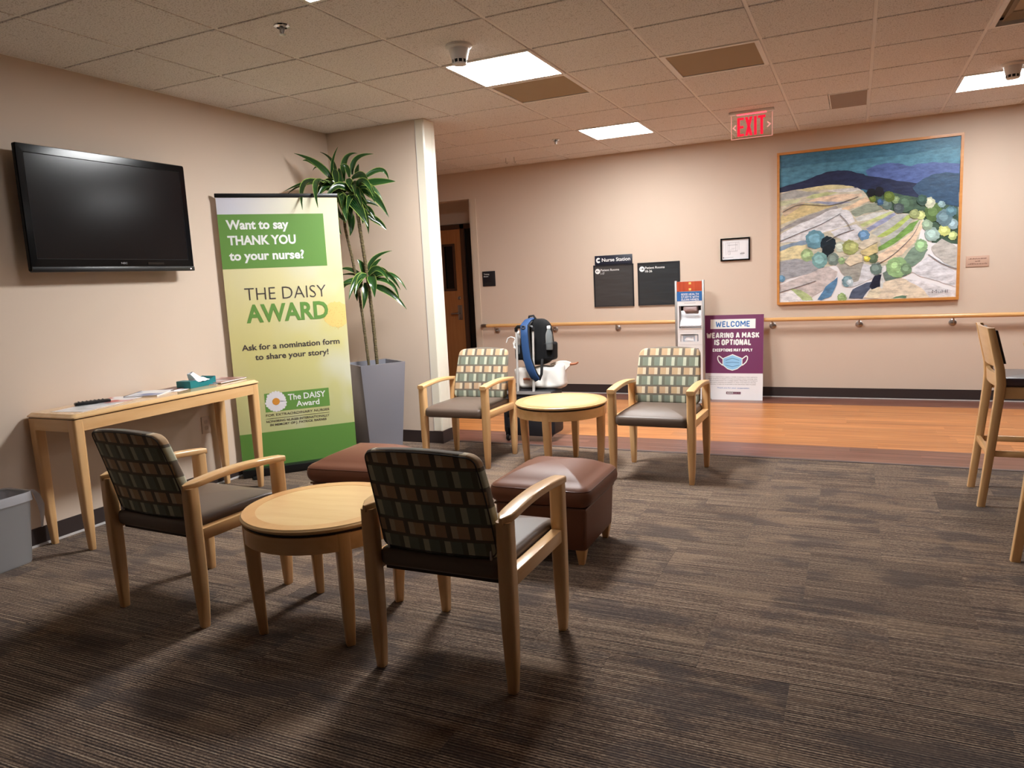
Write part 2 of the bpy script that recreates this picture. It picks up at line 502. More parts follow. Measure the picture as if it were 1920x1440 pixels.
def piece(name, m, x0, x1, y0, y1, z0, z1, parent, bev=0.0015):
    bm = bmesh.new()
    # slab with a small chamfer on the upper edge so that the joints read
    rings = [[(x0, y0, z0), (x1, y0, z0), (x1, y1, z0), (x0, y1, z0)],
             [(x0, y0, z1 - bev), (x1, y0, z1 - bev), (x1, y1, z1 - bev), (x0, y1, z1 - bev)],
             [(x0 + bev, y0 + bev, z1), (x1 - bev, y0 + bev, z1), (x1 - bev, y1 - bev, z1), (x0 + bev, y1 - bev, z1)]]
    loft(bm, rings)
    return new_obj(name, fin(bm), m, parent)

# carpet squares, half-offset from row to row
CT = 0.61
k = -8
row0 = 0.045
y = row0 + CT * k
rowi = k
while y < CARPET_Y - 0.01:
    ya, yb = max(y, YB), min(y + CT, CARPET_Y)
    if yb - ya > 0.02:
        xs = 3.71 if rowi % 2 else 4.015
        x = xs - CT * 8
        while x < XR:
            xa, xb = max(x, 0.0), min(x + CT, XR)
            if xb - xa > 0.02:
                piece('carpet_tile', carpet, xa, xb, ya, yb, -0.008, random.uniform(-0.0003, 0.0003), floor, 0.0012)
            x += CT
    y += CT; rowi += 1

# corridor planks: dark border, warm field, dark border
def planks(y0, y1, rows, m, length):
    w = (y1 - y0) / rows
    for r_ in range(rows):
        x = XL - random.uniform(0, length)
        while x < XR:
            xa, xb = max(x, XL), min(x + length, XR)
            if xb - xa > 0.03:
                piece('plank', m, xa, xb, y0 + r_ * w, y0 + (r_ + 1) * w, -0.008, random.uniform(-0.0002, 0.0002), floor, 0.0006)
            x += length
planks(CARPET_Y + 0.03, 2.95, 3, plank_dark, 1.22)
planks(2.95, 4.78, 12, plank_orange, 1.22)
planks(4.78, YF, 3, plank_dark, 1.22)
box('transition_strip', mat('strip_grey', srgb(96, 84, 84), 0.5), floor, 0.99, XR, CARPET_Y, CARPET_Y + 0.03, -0.008, 0.004)
box('alcove_floor', mat('alcove_vinyl', srgb(60, 40, 32), 0.6), floor, -2.0, -0.1, YF, 6.0, -0.008, 0.0)

def wall(name, parts, m=paint):
    bm = bmesh.new()
    for p in parts: bx(bm, *p)
    return tag(new_obj(name, fin(bm), m), kind='structure')
ZT = 2.86
wall('wall_left', [(-0.15, 0.0, YB, YC + 0.17, -0.06, ZT)])
wall('wall_corner', [(0.0, COLX - 0.001, YC, YC + 0.17, -0.06, ZT), (XL, -0.15, YC, YC + 0.17, -0.06, ZT)])
OPX0, OPX1, OPZ = -1.75, -0.11, 2.376
wall('wall_far', [(OPX1, XR + 0.15, YF, YF + 0.15, -0.06, ZT), (OPX0, OPX1, YF, YF + 0.15, OPZ, ZT), (XL, OPX0, YF, YF + 0.15, -0.06, ZT)])
wall('wall_right', [(XR, XR + 0.15, YB, YF, -0.06, ZT)], mat('unseen_wall_dark', srgb(26, 26, 30), 0.15))  # unseen right and back walls made dark to cut bounced fill light
wall('wall_back', [(-0.15, XR + 0.15, YB - 0.15, YB, -0.06, ZT)], MATS['unseen_wall_dark'])
wall('wall_passage', [(XL - 0.15, XL, YC, YF + 0.15, -0.06, ZT)])
# alcove behind the far wall: side walls, back wall with a hole for the door, low ceiling
DX0, DX1, DZ = -1.62, -0.70, 2.09
wall('wall_alcove', [(OPX0 - 0.12, OPX0, YF + 0.15, 6.12, -0.06, ZT), (OPX1, OPX1 + 0.12, YF + 0.15, 6.12, -0.06, ZT),
                     (OPX0, DX0 - 0.07, 6.0, 6.12, -0.06, ZT), (-0.18, OPX1, 6.0, 6.12, -0.06, ZT), (DX0 - 0.07, -0.18, 6.0, 6.12, DZ + 0.07, ZT),
                     (OPX0, OPX1, YF + 0.15, 6.0, 2.62, 2.7)])

# rubber wall base
def base(name, parts):
    return tag(new_obj(name, fin(_bxs(parts)), rubber_base), kind='structure')
def _bxs(parts):
    bm = bmesh.new()
    for p in parts: bx(bm, *p)
    return bm
BH = 0.105
base('baseboard_left', [(0.0, 0.008, YB, YC, 0.0, BH)])
base('baseboard_corner', [(0.008, COLX + 0.01, YC - 0.008, YC, 0.0, BH), (COLX, COLX + 0.01, YC, YC + 0.17, 0.0, BH)])
base('baseboard_far', [(-0.036, XR, YF - 0.008, YF, 0.0, BH)])
base('baseboard_right', [(XR - 0.008, XR, YB, YF - 0.008, 0.0, BH)])
tag(new_obj('trim_1', fin(_bxs([(0.008, 0.016, YB, YC - 0.02, 0.0, 0.012)])), white_caulk), kind='structure')
tag(new_obj('trim_2', fin(_bxs([(0.0, XR, YF - 0.016, YF - 0.008, 0.0, 0.008)])), white_caulk), kind='structure')

# vinyl corner guard wrapped round the free end of the corner wall
bm = bmesh.new()
g0, g1 = BH + 0.005, H - 0.004
out = [(COLX - 0.075, YC - 0.004), (COLX - 0.006, YC - 0.004), (COLX + 0.004, YC + 0.006), (COLX + 0.004, YC + 0.055), (COLX + 0.0015, YC + 0.06),
       (COLX + 0.0015, YC + 0.115), (COLX + 0.004, YC + 0.12), (COLX + 0.004, YC + 0.165), (COLX - 0.004, YC + 0.174), (COLX - 0.07, YC + 0.174)]
inn = [(COLX - 0.07, YC + 0.1705), (COLX - 0.0005, YC + 0.1705), (COLX - 0.0005, YC - 0.0005), (COLX - 0.075, YC - 0.0005)]
loft(bm, [[(x, y, g0) for x, y in out + inn], [(x, y, g1) for x, y in out + inn]])
guard = tag(new_obj('trim_3', fin(bm), cream_vinyl), kind='structure')
box('edge_bead', white_caulk, guard, COLX - 0.079, COLX - 0.075, YC - 0.005, YC - 0.0005, g0, g1)

# door opening jamb in the far wall
tag(new_obj('trim_4', fin(_bxs([(OPX1 - 0.004, -0.036, YF - 0.012, YF + 0.0, 0.0, OPZ), (OPX1 - 0.012, OPX1 - 0.0, YF - 0.012, YF + 0.152, 0.0, OPZ)])), mat('jamb_cream', srgb(214, 196, 176), 0.5)), kind='structure')

# the wooden door in the alcove
door_wood = wood('door_wood', srgb(172, 110, 62), srgb(190, 128, 76), 0.4, 'z', 0.1)
frame_wood = mat('door_frame_brown', srgb(82, 52, 34), 0.5)
d = tag(empty('door_1', (0, 0, 0)), kind='structure')
bm = bmesh.new()
wx0, wx1, wz0, wz1 = -0.98, -0.82, 1.28, 1.88
for p in ((DX0, wx0, 5.985, 6.03, 0.01, DZ), (wx1, DX1, 5.985, 6.03, 0.01, DZ), (wx0, wx1, 5.985, 6.03, 0.01, wz0), (wx0, wx1, 5.985, 6.03, wz1, DZ)): bx(bm, *p)
new_obj('door_leaf', fin(bm), door_wood, d)
new_obj('window_frame', fin(_bxs([(wx0 - 0.02, wx0 + 0.012, 5.975, 5.99, wz0 - 0.02, wz1 + 0.02), (wx1 - 0.012, wx1 + 0.02, 5.975, 5.99, wz0 - 0.02, wz1 + 0.02), (wx0, wx1, 5.975, 5.99, wz0 - 0.02, wz0 + 0.012), (wx0, wx1, 5.975, 5.99, wz1 - 0.012, wz1 + 0.02)])), frame_wood, d)
box('pane', black_gloss, d, wx0, wx1, 6.0, 6.008, wz0, wz1)
new_obj('frame', fin(_bxs([(DX1, DX1 + 0.06, 5.97, 6.05, 0, DZ + 0.06), (DX0 - 0.06, DX0, 5.97, 6.05, 0, DZ + 0.06), (DX0 - 0.06, -0.18, 5.97, 6.05, DZ, DZ + 0.06), (-0.22, -0.18, 5.97, 6.05, 0, DZ)])), frame_wood, d)
box('sidelight', mat('dark_glass', srgb(6, 5, 6), 0.15), d, DX1 + 0.06, -0.22, 6.0, 6.01, 0.02, DZ)
box('lock_plate', steel, d, -0.80, -0.735, 5.972, 5.986, 0.86, 1.06, 0.003)
bm = bmesh.new(); tube_into(bm, [(-0.765, 5.975, 0.95), (-0.765, 5.93, 0.95), (-0.78, 5.922, 0.95), (-0.88, 5.922, 0.948)], 0.011, 8)
new_obj('lever', fin(bm, smooth=50), steel, d)
new_obj('deadbolt', lathe_me([(0.024, 0), (0.024, 0.012), (0.012, 0.016), (0.012, 0.03)], 20, axis='y'), steel, d, (-0.77, 5.986, 1.16), (PI, 0, 0))

# ------------------------------------------------------------------ suspended ceiling
ceiling = tag(new_obj('ceiling', box_me(XL - 0.2, XR + 0.2, YB - 0.2, 6.2, 2.86, 2.92), mat('plenum', srgb(90, 84, 80), 0.9)), kind='structure')
LIGHTS = {(3, -1): 'dim', (3, 2): 'on', (3, 6): 'on', (8, 6): 'on', (13, 6): 'on'}
VENTS = [(3, 3), (5, 3), (8, 3)]
GB, GZ = 0.012, 2.7065            # half width and face height of the grid bars
skip = set(LIGHTS) | set(VENTS)
full = None
def tile_piece(xa, xb, ya, yb):
    return fin(_tile(xa, xb, ya, yb))
def _tile(xa, xb, ya, yb):
    bm = bmesh.new(); b = 0.002
    loft(bm, [[(xa, ya, H + 0.016), (xb, ya, H + 0.016), (xb, yb, H + 0.016), (xa, yb, H + 0.016)],
              [(xa, ya, H + b), (xb, ya, H + b), (xb, yb, H + b), (xa, yb, H + b)],
              [(xa + b, ya + b, H), (xb - b, ya + b, H), (xb - b, yb - b, H), (xa + b, yb - b, H)]])
    return bm
tile_full = None
for i in range(-5, 15):
    for j in range(-8, 9):
        if i < 0 and j < 4: continue
        if (i, j) in skip: continue
        xa, xb = i * T + 0.0105, (i + 1) * T - 0.0105
        ya, yb = j * T + 0.0105, (j + 1) * T - 0.0105
        if j == 8: yb = YF - 0.012
        if i == 0: xa = 0.02 if j < 4 else xa
        if i == -5: xa = XL + 0.012
        if (i, j) == (6, 6): xb = 3.965
        if (i, j) in ((0, 3), (1, 3)):   # cut round the corner wall
            if i == 0: yb = YC - 0.004
            else:
                xa = max(xa, COLX + 0.012) if False else xa
        std = (j != 8 and i not in (0, -5) and (i, j) not in ((6, 6),))
        if (i, j) == (1, 3):
            # two pieces of one board: in front of the wall and past its free end
            ob = new_obj('ceiling_tile', tile_piece(xa, xb, ya, YC - 0.004), tilem, ceiling)
            continue
        if std:
            if tile_full is None:
                tile_full = tile_piece(0.0105, T - 0.0105, 0.0105, T - 0.0105); tile_full.materials.append(tilem)
            new_obj('ceiling_tile', tile_full, tilem, ceiling, (i * T, j * T, 0))
        else:
            new_obj('ceiling_tile', tile_piece(xa, xb, ya, yb), tilem, ceiling)
# the board just past the wall's free end in row 3, and boards of the corridor in row 4 cut by the wall
new_obj('ceiling_tile', tile_piece(COLX + 0.012, 2 * T - 0.0105, YC, 4 * T - 0.0105), tilem, ceiling)
for i in range(-5, 15):
    x = i * T
    if i <= 0: y0 = YC + 0.17
    else: y0 = YB
    if i == -5: continue
    box('grid_runner', grid_white, ceiling, x - GB, x + GB, y0, YF, GZ, GZ + 0.03)
for j in range(-7, 9):
    y = j * T
    xa = 0.0 if y < YC else XL
    box('grid_tee', grid_white, ceiling, xa, XR, y - GB, y + GB, GZ + 0.0005, GZ + 0.03)
# wall angle
new_obj('wall_angle', fin(_bxs([(0.0, 0.02, YB, YC, GZ - 0.003, GZ + 0.02), (0.0, COLX, YC - 0.02, YC, GZ - 0.003, GZ + 0.02), (XL, XR, YF - 0.02, YF, GZ - 0.003, GZ + 0.02)])), grid_white, ceiling)

# ------------------------------------------------------------------ ceiling fixtures
lens_on = emit('lens_lit', LAMP_COL, LAMP)
lens_dim = emit('lens_dim', LAMP_COL, LAMP * 0.3)
lens_bright = emit('lens_bright', LAMP_COL, LAMP * 2.85)
fixture_white = mat('fixture_white', srgb(228, 222, 216), 0.35)
def ceiling_light(i, j, mode, label):
    x, y = i * T, j * T
    L = thing('ceiling_light', label, 'ceiling light', (x + T / 2, y + T / 2, H), group='square ceiling light panels')
    h = T / 2 - 0.006
    box('housing', fixture_white, L, -h, h, -h, h, 0.03, 0.11)
    w = 0.022
    new_obj('frame', fin(_bxs([(-h, h, -h, -h + w, -0.004, 0.03), (-h, h, h - w, h, -0.004, 0.03), (-h, -h + w, -h + w, h - w, -0.004, 0.03), (h - w, h, -h + w, h - w, -0.004, 0.03)])), fixture_white, L)
    box('lens', {'on': lens_on, 'dim': lens_dim, 'bright': lens_bright}[mode], L, -h + w, h - w, -h + w, h - w, -0.001, 0.006)
    return L
ceiling_light(3, -1, 'dim', 'square ceiling light panel at the top edge above the seats near the television')
ceiling_light(3, 2, 'bright', 'bright square ceiling light panel beside the cone smoke detector and a vent')
ceiling_light(3, 6, 'on', 'bright square ceiling light panel over the corridor in front of the nurse station sign')
ceiling_light(8, 6, 'on', 'bright square ceiling light panel at the right edge above the painting')
ceiling_light(13, 6, 'on', 'bright square ceiling light panel furthest along the corridor to the right')

vent_grey = mat('vent_grille', srgb(176, 156, 130), 0.6)
def vent(i, j, label, name='return_vent', louvre=False):
    V = thing(name, label, 'vent', (i * T + T / 2, j * T + T / 2, H))
    h = T / 2 - 0.006; w = 0.03
    new_obj('frame', fin(_bxs([(-h, h, -h, -h + w, -0.003, 0.03), (-h, h, h - w, h, -0.003, 0.03), (-h, -h + w, -h + w, h - w, -0.003, 0.03), (h - w, h, -h + w, h - w, -0.003, 0.03)])), grid_white, V)
    box('backing', mat('vent_dark', srgb(200, 186, 164) if louvre else srgb(70, 56, 46), 0.8), V, -h, h, -h, h, 0.05, 0.06)
    if louvre:
        for s, q in enumerate((0.24, 0.165, 0.09)):
            a = q; b = q - 0.045
            bm = bmesh.new()
            loft(bm, [[(-a, -a, 0.012), (a, -a, 0.012), (a, a, 0.012), (-a, a, 0.012)], [(-b, -b, 0.045), (b, -b, 0.045), (b, b, 0.045), (-b, b, 0.045)]], cap=False)
            bmesh.ops.solidify(bm, geom=list(bm.faces), thickness=0.002)
            new_obj('louvre', fin(bm), mat('louvre_cream', srgb(226, 214, 192), 0.45) if 'louvre_cream' not in MATS else MATS['louvre_cream'], V)
    else:
        n = 26
        for k in range(n):
            yy = -h + w + (2 * h - 2 * w) * (k + 0.5) / n
            bm = bmesh.new(); bx(bm, -h + w, h - w, -0.0092, 0.0092, -0.0008, 0.0008, Matrix.Translation((0, yy, 0.006)) @ Matrix.Rotation(R(-16), 4, 'X'))
            new_obj('slat', fin(bm), vent_grey, V)
    return V
vent(3, 3, 'brown slatted return vent directly beside the bright ceiling panel')
vent(5, 3, 'brown slatted return vent in the middle of the ceiling above the exit sign')
vent(8, 3, 'cream stepped air diffuser in the top right corner of the ceiling', 'air_diffuser', True)
V = thing('access_grille', 'small grey half-tile vent in the ceiling left of the right light panel', 'vent', (4.115, 6 * T + T / 2, H))
box('frame', grid_white, V, -0.145, 0.145, -0.295, 0.295, 0.0, 0.02)
for k in range(22):
    yy = -0.28 + 0.56 * (k + 0.5) / 22
    bm = bmesh.new(); bx(bm, -0.135, 0.135, -0.0118, 0.0118, -0.0008, 0.0008, Matrix.Translation((0, yy, -0.004)) @ Matrix.Rotation(R(-10), 4, 'X'))
    new_obj('slat', fin(bm), mat('vent_mid', srgb(160, 140, 126), 0.6) if 'vent_mid' not in MATS else MATS['vent_mid'], V)

def smoke(x, y, label):
    S = thing('smoke_detector', label, 'smoke detector', (x, y, H), (PI, 0, 0), 'smoke detectors')
    new_obj('base', lathe_me([(0.075, 0), (0.075, 0.012), (0.062, 0.02), (0.06, 0.022)], 28), white_plastic, S)
    new_obj('body', lathe_me([(0.06, 0.02), (0.056, 0.04), (0.046, 0.075), (0.044, 0.08)], 28), white_plastic, S)
    new_obj('grille', lathe_me([(0.040, 0.078), (0.040, 0.098)], 28), black_matte, S)
    for k in range(10):
        a = 2 * PI * k / 10
        bm = bmesh.new(); bx(bm, -0.004, 0.004, -0.003, 0.003, 0.078, 0.1, Matrix.Rotation(a, 4, 'Z') @ Matrix.Translation((0.041, 0, 0)))
        new_obj('rib', fin(bm), white_plastic, S)
    new_obj('cap', lathe_me([(0.042, 0.098), (0.040, 0.106), (0.02, 0.11), (0.001, 0.11)], 28), white_plastic, S)
smoke(2.124, 0.925, 'white cone smoke detector in front of the bright middle light panel')
smoke(5.172, 3.459, 'white smoke detector at the right edge in front of the right light panel')

def sprinkler(x, y, label):
    S = thing('sprinkler', label, 'sprinkler', (x, y, H), (PI, 0, 0), 'ceiling sprinklers')
    new_obj('escutcheon', lathe_me([(0.042, 0), (0.040, 0.006), (0.026, 0.012), (0.024, 0.004)], 24), chrome, S)
    new_obj('head', lathe_me([(0.012, 0), (0.012, 0.014), (0.006, 0.018), (0.005, 0.04)], 12), steel, S)
    for s in (-1, 1):
        tube('arm', steel, S, [(s * 0.010, 0, 0.012), (s * 0.014, 0, 0.026), (s * 0.004, 0, 0.042)], 0.0025, 6)
    new_obj('deflector', lathe_me([(0.016, 0.042), (0.016, 0.044)], 16), chrome, S)
sprinkler(1.529, 0.144, 'chrome ceiling sprinkler nearest the television wall')
sprinkler(1.514, 3.979, 'small ceiling sprinkler left of the corridor light panel')
hk = thing('ceiling_hook', 'two small wire hooks hanging from the corridor ceiling by the doorway', 'hook', (0.72, 4.62, H))
for dx in (-0.05, 0.05):
    tube('wire', steel, hk, [(dx, 0, 0.004), (dx, 0, -0.05), (dx + 0.012, 0, -0.06), (dx + 0.02, 0, -0.05)], 0.0035, 6)

# exit sign
ex = thing('exit_sign', 'red edge-lit exit sign hanging from the ceiling over the corridor', 'exit sign', (3.36, 3.86, H), (R(90), 0, 0))
box('canopy', white_plastic, ex, -0.185, 0.185, -0.022, -0.001, -0.03, 0.03, 0.004)
red_letter = emit('exit_red', (1.0, 0.006, 0.035), 0.85, (0.25, 0.0, 0.01, 1))
red_edge = emit('exit_edge', (1.0, 0.42, 0.36), 0.5, (0.6, 0.3, 0.28, 1))
led = emit('exit_led', (1.0, 0.02, 0.03), 7.0, (0.8, 0.02, 0.02, 1))
box('led_strip', led, ex, -0.12, 0.12, -0.030, -0.0225, -0.004, 0.004)
acr = mat('acrylic', (1, 1, 1, 1), 0.02)
acr.node_tree.nodes['Principled BSDF'].inputs['Transmission Weight'].default_value = 1.0
acr.node_tree.nodes['Principled BSDF'].inputs['IOR'].default_value = 1.02
box('acrylic_panel', acr, ex, -0.166, 0.166, -0.222, -0.0305, -0.003, 0.003)
new_obj('glowing_edge', fin(_bxs([(-0.17, -0.166, -0.226, -0.03, -0.003, 0.003), (0.166, 0.17, -0.226, -0.03, -0.003, 0.003), (-0.166, 0.166, -0.226, -0.222, -0.003, 0.003)])), red_edge, ex)
def stroke_letters():
    P = []
    b, c_ = -0.205, -0.05
    P += [rectp(-0.118, -0.096, b, c_), rectp(-0.096, -0.062, b, b + 0.02), rectp(-0.096, -0.066, -0.139, -0.119), rectp(-0.096, -0.062, c_ - 0.02, c_)]
    P += [[(-0.054, b), (-0.030, b), (0.008, c_), (-0.016, c_)], [(-0.016, b), (0.008, b), (-0.030, c_), (-0.054, c_)]]
    P += [rectp(0.020, 0.042, b, c_), rectp(0.072, 0.094, b, c_ - 0.02), rectp(0.052, 0.114, c_ - 0.02, c_)]
    return P
flat('lettering', red_letter, ex, stroke_letters(), 0.0035, 0.0015)
flat('arrow', red_edge, ex, [[(-0.160, -0.13), (-0.132, -0.105), (-0.126, -0.112), (-0.144, -0.13), (-0.126, -0.148), (-0.132, -0.155)]], 0.0035, 0.0015)
flat('arrow', red_edge, ex, [[(0.160, -0.13), (0.132, -0.105), (0.126, -0.112), (0.144, -0.13), (0.126, -0.148), (0.132, -0.155)]], 0.0035, 0.0015)

# ------------------------------------------------------------------ guest armchairs
def make_chair(label):
    c = thing('guest_chair', label, 'chair', group='maple guest armchairs with woven backs')
    for sx in (-1, 1):
        for front in (True, False):
            yt = 0.232 if front else -0.238
            yb = 0.236 if front else -0.236
            sgn = -1 if front else 1
            secs = [(0.0, sx * 0.262, yb, 0.0145, 0.016), (0.006, sx * 0.262, yb, 0.0165, 0.018), (0.10, sx * 0.263, yb + sgn * 0.000, 0.0215, 0.023),
                    (0.22, sx * 0.263, (yt + yb) / 2, 0.0255, 0.027), (0.34, sx * 0.263, yt, 0.027, 0.0285), (0.596, sx * 0.263, yt, 0.0265, 0.028)]
            new_obj('leg', post_me(secs, 4, 0.55), maple_z, c)
        # arched armrest, round at the back
        rings = []
        N = 14
        for k in range(N + 1):
            s = k / N
            y = -0.272 + s * 0.536
            zt = 0.606 + 0.024 * math.sin(PI * min(1, (s * 0.86 + 0.10))) + 0.004 * s
            hw = 0.0285
            if s < 0.12: hw *= math.sqrt(max(0.03, 1 - ((0.12 - s) / 0.12) ** 2))
            if s > 0.97: hw *= 0.9
            th = 0.027
            rings.append([(sx * 0.263 + x, y, zt - th / 2 + z) for x, z in rrect(hw, th / 2, 0.006, 2)])
        bm = bmesh.new(); loft(bm, rings)
        new_obj('armrest', fin(bm, smooth=45), maple_y, c)
        box('side_rail', maple_y, c, sx * 0.263 - 0.021, sx * 0.263 + 0.021, -0.212, 0.205, 0.368, 0.418, 0.003)
    # seat
    def sf(x, y, z):
        fy = max(0.0, (y - 0.12) / 0.16)
        return (x, y + 0.014, z - 0.016 * fy * fy)
    new_obj('seat', pillow_me(0.238, 0.258, 0.385, 0.452, 0.03, 0.022, 0.0, 0.022, sf), leather_taupe, c)
    box('seat_frame', dark_gap, c, -0.23, 0.23, -0.21, 0.22, 0.366, 0.39)
    # curved, reclined backrest
    def bf(x, y, z):
        # x across, y up (-.19..+.19), z thickness
        v = (y + 0.19) / 0.38
        hz = 0.452 + 0.372 * v + 0.016 * (1 - (x / 0.225) ** 2) * v
        yy = -0.218 - 0.105 * v ** 1.25 + 0.022 * (x / 0.225) ** 2 + z
        return (x * (1.02 - 0.07 * v * v), yy, hz)
    bk = new_obj('backrest', pillow_me(0.225, 0.19, -0.024, 0.022, 0.034, 0.014, 0.003, 0.012, bf, 5, 8), fab, c)
    # welt round the rear edge
    pts = [bf(x, y, -0.0235) for x, y in rrect(0.2165, 0.1815, 0.026, 5, 8)]
    bm = bmesh.new(); tube_into(bm, pts + [pts[0]], 0.0026, 6, cap=False)
    new_obj('piping', fin(bm, smooth=60), piping, bk)
    for sx in (-1, 1):
        tube('back_bracket', steel, c, [(sx * 0.20, -0.225, 0.40), (sx * 0.20, -0.225, 0.50)], 0.006, 6)
    return c
chA = make_chair('guest armchair standing in front of the maple console table, seen from behind')
chB = copy_tree(chA); chC = copy_tree(chA); chD = copy_tree(chA)
chA.location = (1.515, -0.675, 0); chA.rotation_euler = (0, 0, R(-3))
chB.location = (2.915, -0.695, 0); chB.rotation_euler = (0, 0, R(0.5))
chB['label'] = 'nearest guest armchair, its dark woven back towards the viewer, right of the front table'
chC.location = (1.495, 1.945, 0); chC.rotation_euler = (0, 0, R(180))
chC['label'] = 'guest armchair facing the room beside the corner wall, suitcase behind it'
chD.location = (2.995, 1.905, 0); chD.rotation_euler = (0, 0, R(179))
chD['label'] = 'guest armchair facing the room in front of the hand sanitizer stand'

# ------------------------------------------------------------------ round side tables
def make_table(label):
    t_ = thing('side_table', label, 'table', group='round maple side tables')
    r = 0.332
    new_obj('tabletop', lathe_me([(0.20, 0.468), (r - 0.012, 0.468), (r, 0.476), (r, 0.483), (r - 0.006, 0.489), (r - 0.055, 0.490), (0.001, 0.490)], 64, 30), maple_top, t_)
    rim = new_obj('rim_band', fin(_ring(0.272, r - 0.007, 0.4901, 0.4907, 64)), maple_rim, t_)
    new_obj('reveal', lathe_me([(0.25, 0.456), (r - 0.016, 0.456), (r - 0.016, 0.468), (0.25, 0.468)], 64), dark_gap, t_)
    new_obj('apron', fin(_ring(0.296, r - 0.008, 0.392, 0.457, 64), smooth=40), maple_x, t_)
    for k in range(4):
        a = R(45 + 90 * k)
        secs = []
        for z, rad, h in ((0.0, 0.283, 0.0155), (0.005, 0.284, 0.0175), (0.12, 0.290, 0.0225), (0.26, 0.2945, 0.0265), (0.392, 0.297, 0.0285), (0.458, 0.297, 0.0285)):
            secs.append([(Vector((rad + x, y, z))) for x, y in rrect(h, h, h * 0.45, 3)])
        bm = bmesh.new(); m4 = Matrix.Rotation(a, 4, 'Z')
        loft(bm, [[m4 @ p for p in s] for s in secs])
        new_obj('leg', fin(bm, smooth=50), maple_z, t_)
    return t_
def _ring(r0, r1, z0, z1, n):
    bm = bmesh.new(); rings = []
    for r, z in ((r0, z0), (r1, z0), (r1, z1), (r0, z1), (r0, z0)):
        rings.append([(r * math.cos(2 * PI * k / n), r * math.sin(2 * PI * k / n), z) for k in range(n)])
    loft(bm, rings, cap=False)
    bmesh.ops.remove_doubles(bm, verts=bm.verts, dist=1e-6)
    return bm
tb1 = make_table('round maple side table between the two near armchairs')
tb2 = copy_tree(tb1)
tb1.location = (2.225, -0.665, 0); tb1.rotation_euler = (0, 0, R(6))
tb2.location = (2.27, 1.915, 0); tb2.rotation_euler = (0, 0, R(46))
tb2['label'] = 'round maple side table between the two far armchairs, in front of the suitcase'

# ------------------------------------------------------------------ leather ottomans
def make_ottoman(label):
    o = thing('ottoman', label, 'ottoman', group='brown leather ottomans')
    bm = bmesh.new()
    loft(bm, [[(x, y, z) for x, y in rrect(h, h, 0.025, 4)] for z, h in ((0.075, 0.222), (0.08, 0.226), (0.20, 0.232), (0.285, 0.236))])
    new_obj('body', fin(bm, smooth=50), leather_brown, o)
    cu = new_obj('cushion', pillow_me(0.264, 0.264, 0.285, 0.392, 0.06, 0.05, 0.0, 0.062, None, 5, 8), leather_brown, o)
    pts = [(x, y, 0.370) for x, y in rrect(0.2545, 0.2545, 0.052, 5, 4)]
    bm = bmesh.new(); tube_into(bm, pts + [pts[0]], 0.0028, 6, cap=False)
    new_obj('seam', fin(bm, smooth=60), mat('seam_brown', srgb(96, 58, 44), 0.4) if 'seam_brown' not in MATS else MATS['seam_brown'], cu)
    box('stitch_band', MATS['seam_brown'], o, -0.2365, 0.2365, -0.2365, 0.2365, 0.278, 0.286)
    for sx in (-1, 1):
        for sy in (-1, 1):
            new_obj('leg', post_me([(0.0, sx * 0.195, sy * 0.195, 0.014, 0.014), (0.076, sx * 0.197, sy * 0.197, 0.026, 0.026)], 3, 0.3), maple_z, o)
    return o
ot1 = make_ottoman('brown leather ottoman right of centre in front of the far round table')
ot2 = copy_tree(ot1)
ot1.location = (2.825, 0.385, 0); ot1.rotation_euler = (0, 0, R(1))
ot2.location = (1.625, 0.445, 0); ot2.rotation_euler = (0, 0, R(4))
ot2['label'] = 'brown leather ottoman on the left in front of the green banner and planter'

# ------------------------------------------------------------------ console table on the left wall
cx0, cx1, cy0, cy1, ch = 0.022, 0.415, -0.475, 0.885, 0.765
con = thing('console_table', 'long narrow maple console table against the left wall under the television', 'table', (0, 0, 0))
bm = bmesh.new()
b = 0.012
def orect(x0, x1, y0, y1, z, r=0.02): return [((x0 + x1) / 2 + x, (y0 + y1) / 2 + y, z) for x, y in rrect((x1 - x0) / 2, (y1 - y0) / 2, r, 3)]
loft(bm, [orect(cx0, cx1, cy0, cy1, ch - 0.026), orect(cx0 - 0.004, cx1 + 0.006, cy0 - 0.006, cy1 + 0.006, ch - 0.022), orect(cx0 - 0.004, cx1 + 0.006, cy0 - 0.006, cy1 + 0.006, ch - 0.016), orect(cx0 + 0.012, cx1 - 0.012, cy0 + 0.012, cy1 - 0.012, ch)])
new_obj('tabletop', fin(bm, smooth=25), wood('maple_console', srgb(226, 180, 124), srgb(240, 204, 154), 0.16, 'y', 0.6, 9.0), con)
box('reveal', dark_gap, con, cx0 + 0.006, cx1 - 0.006, cy0 + 0.006, cy1 - 0.006, ch - 0.031, ch - 0.025)
for nm, m_, p in (('apron', maple_y, (cx1 - 0.026, cx1 - 0.002, cy0 + 0.05, cy1 - 0.05)), ('apron', maple_y, (cx0 + 0.002, cx0 + 0.026, cy0 + 0.05, cy1 - 0.05)),
                  ('apron', maple_x, (cx0 + 0.05, cx1 - 0.05, cy0 + 0.002, cy0 + 0.026)), ('apron', maple_x, (cx0 + 0.05, cx1 - 0.05, cy1 - 0.026, cy1 - 0.002))):
    box(nm, m_, con, *p, ch - 0.096, ch - 0.03)
for sx, ex_ in ((1, cx1), (-1, cx0)):
    for sy, ey in ((1, cy1), (-1, cy0)):
        secs = []
        for z, h in ((0.0, 0.014), (0.005, 0.016), (0.18, 0.024), (0.42, 0.029), (0.60, 0.031), (ch - 0.03, 0.031)):
            secs.append((z, ex_ - sx * (0.031 + (0.031 - h) * 0.35), ey - sy * (0.031 + (0.031 - h) * 0.35), h, h))
        new_obj('leg', post_me(secs, 4, 0.5), maple_z, con)

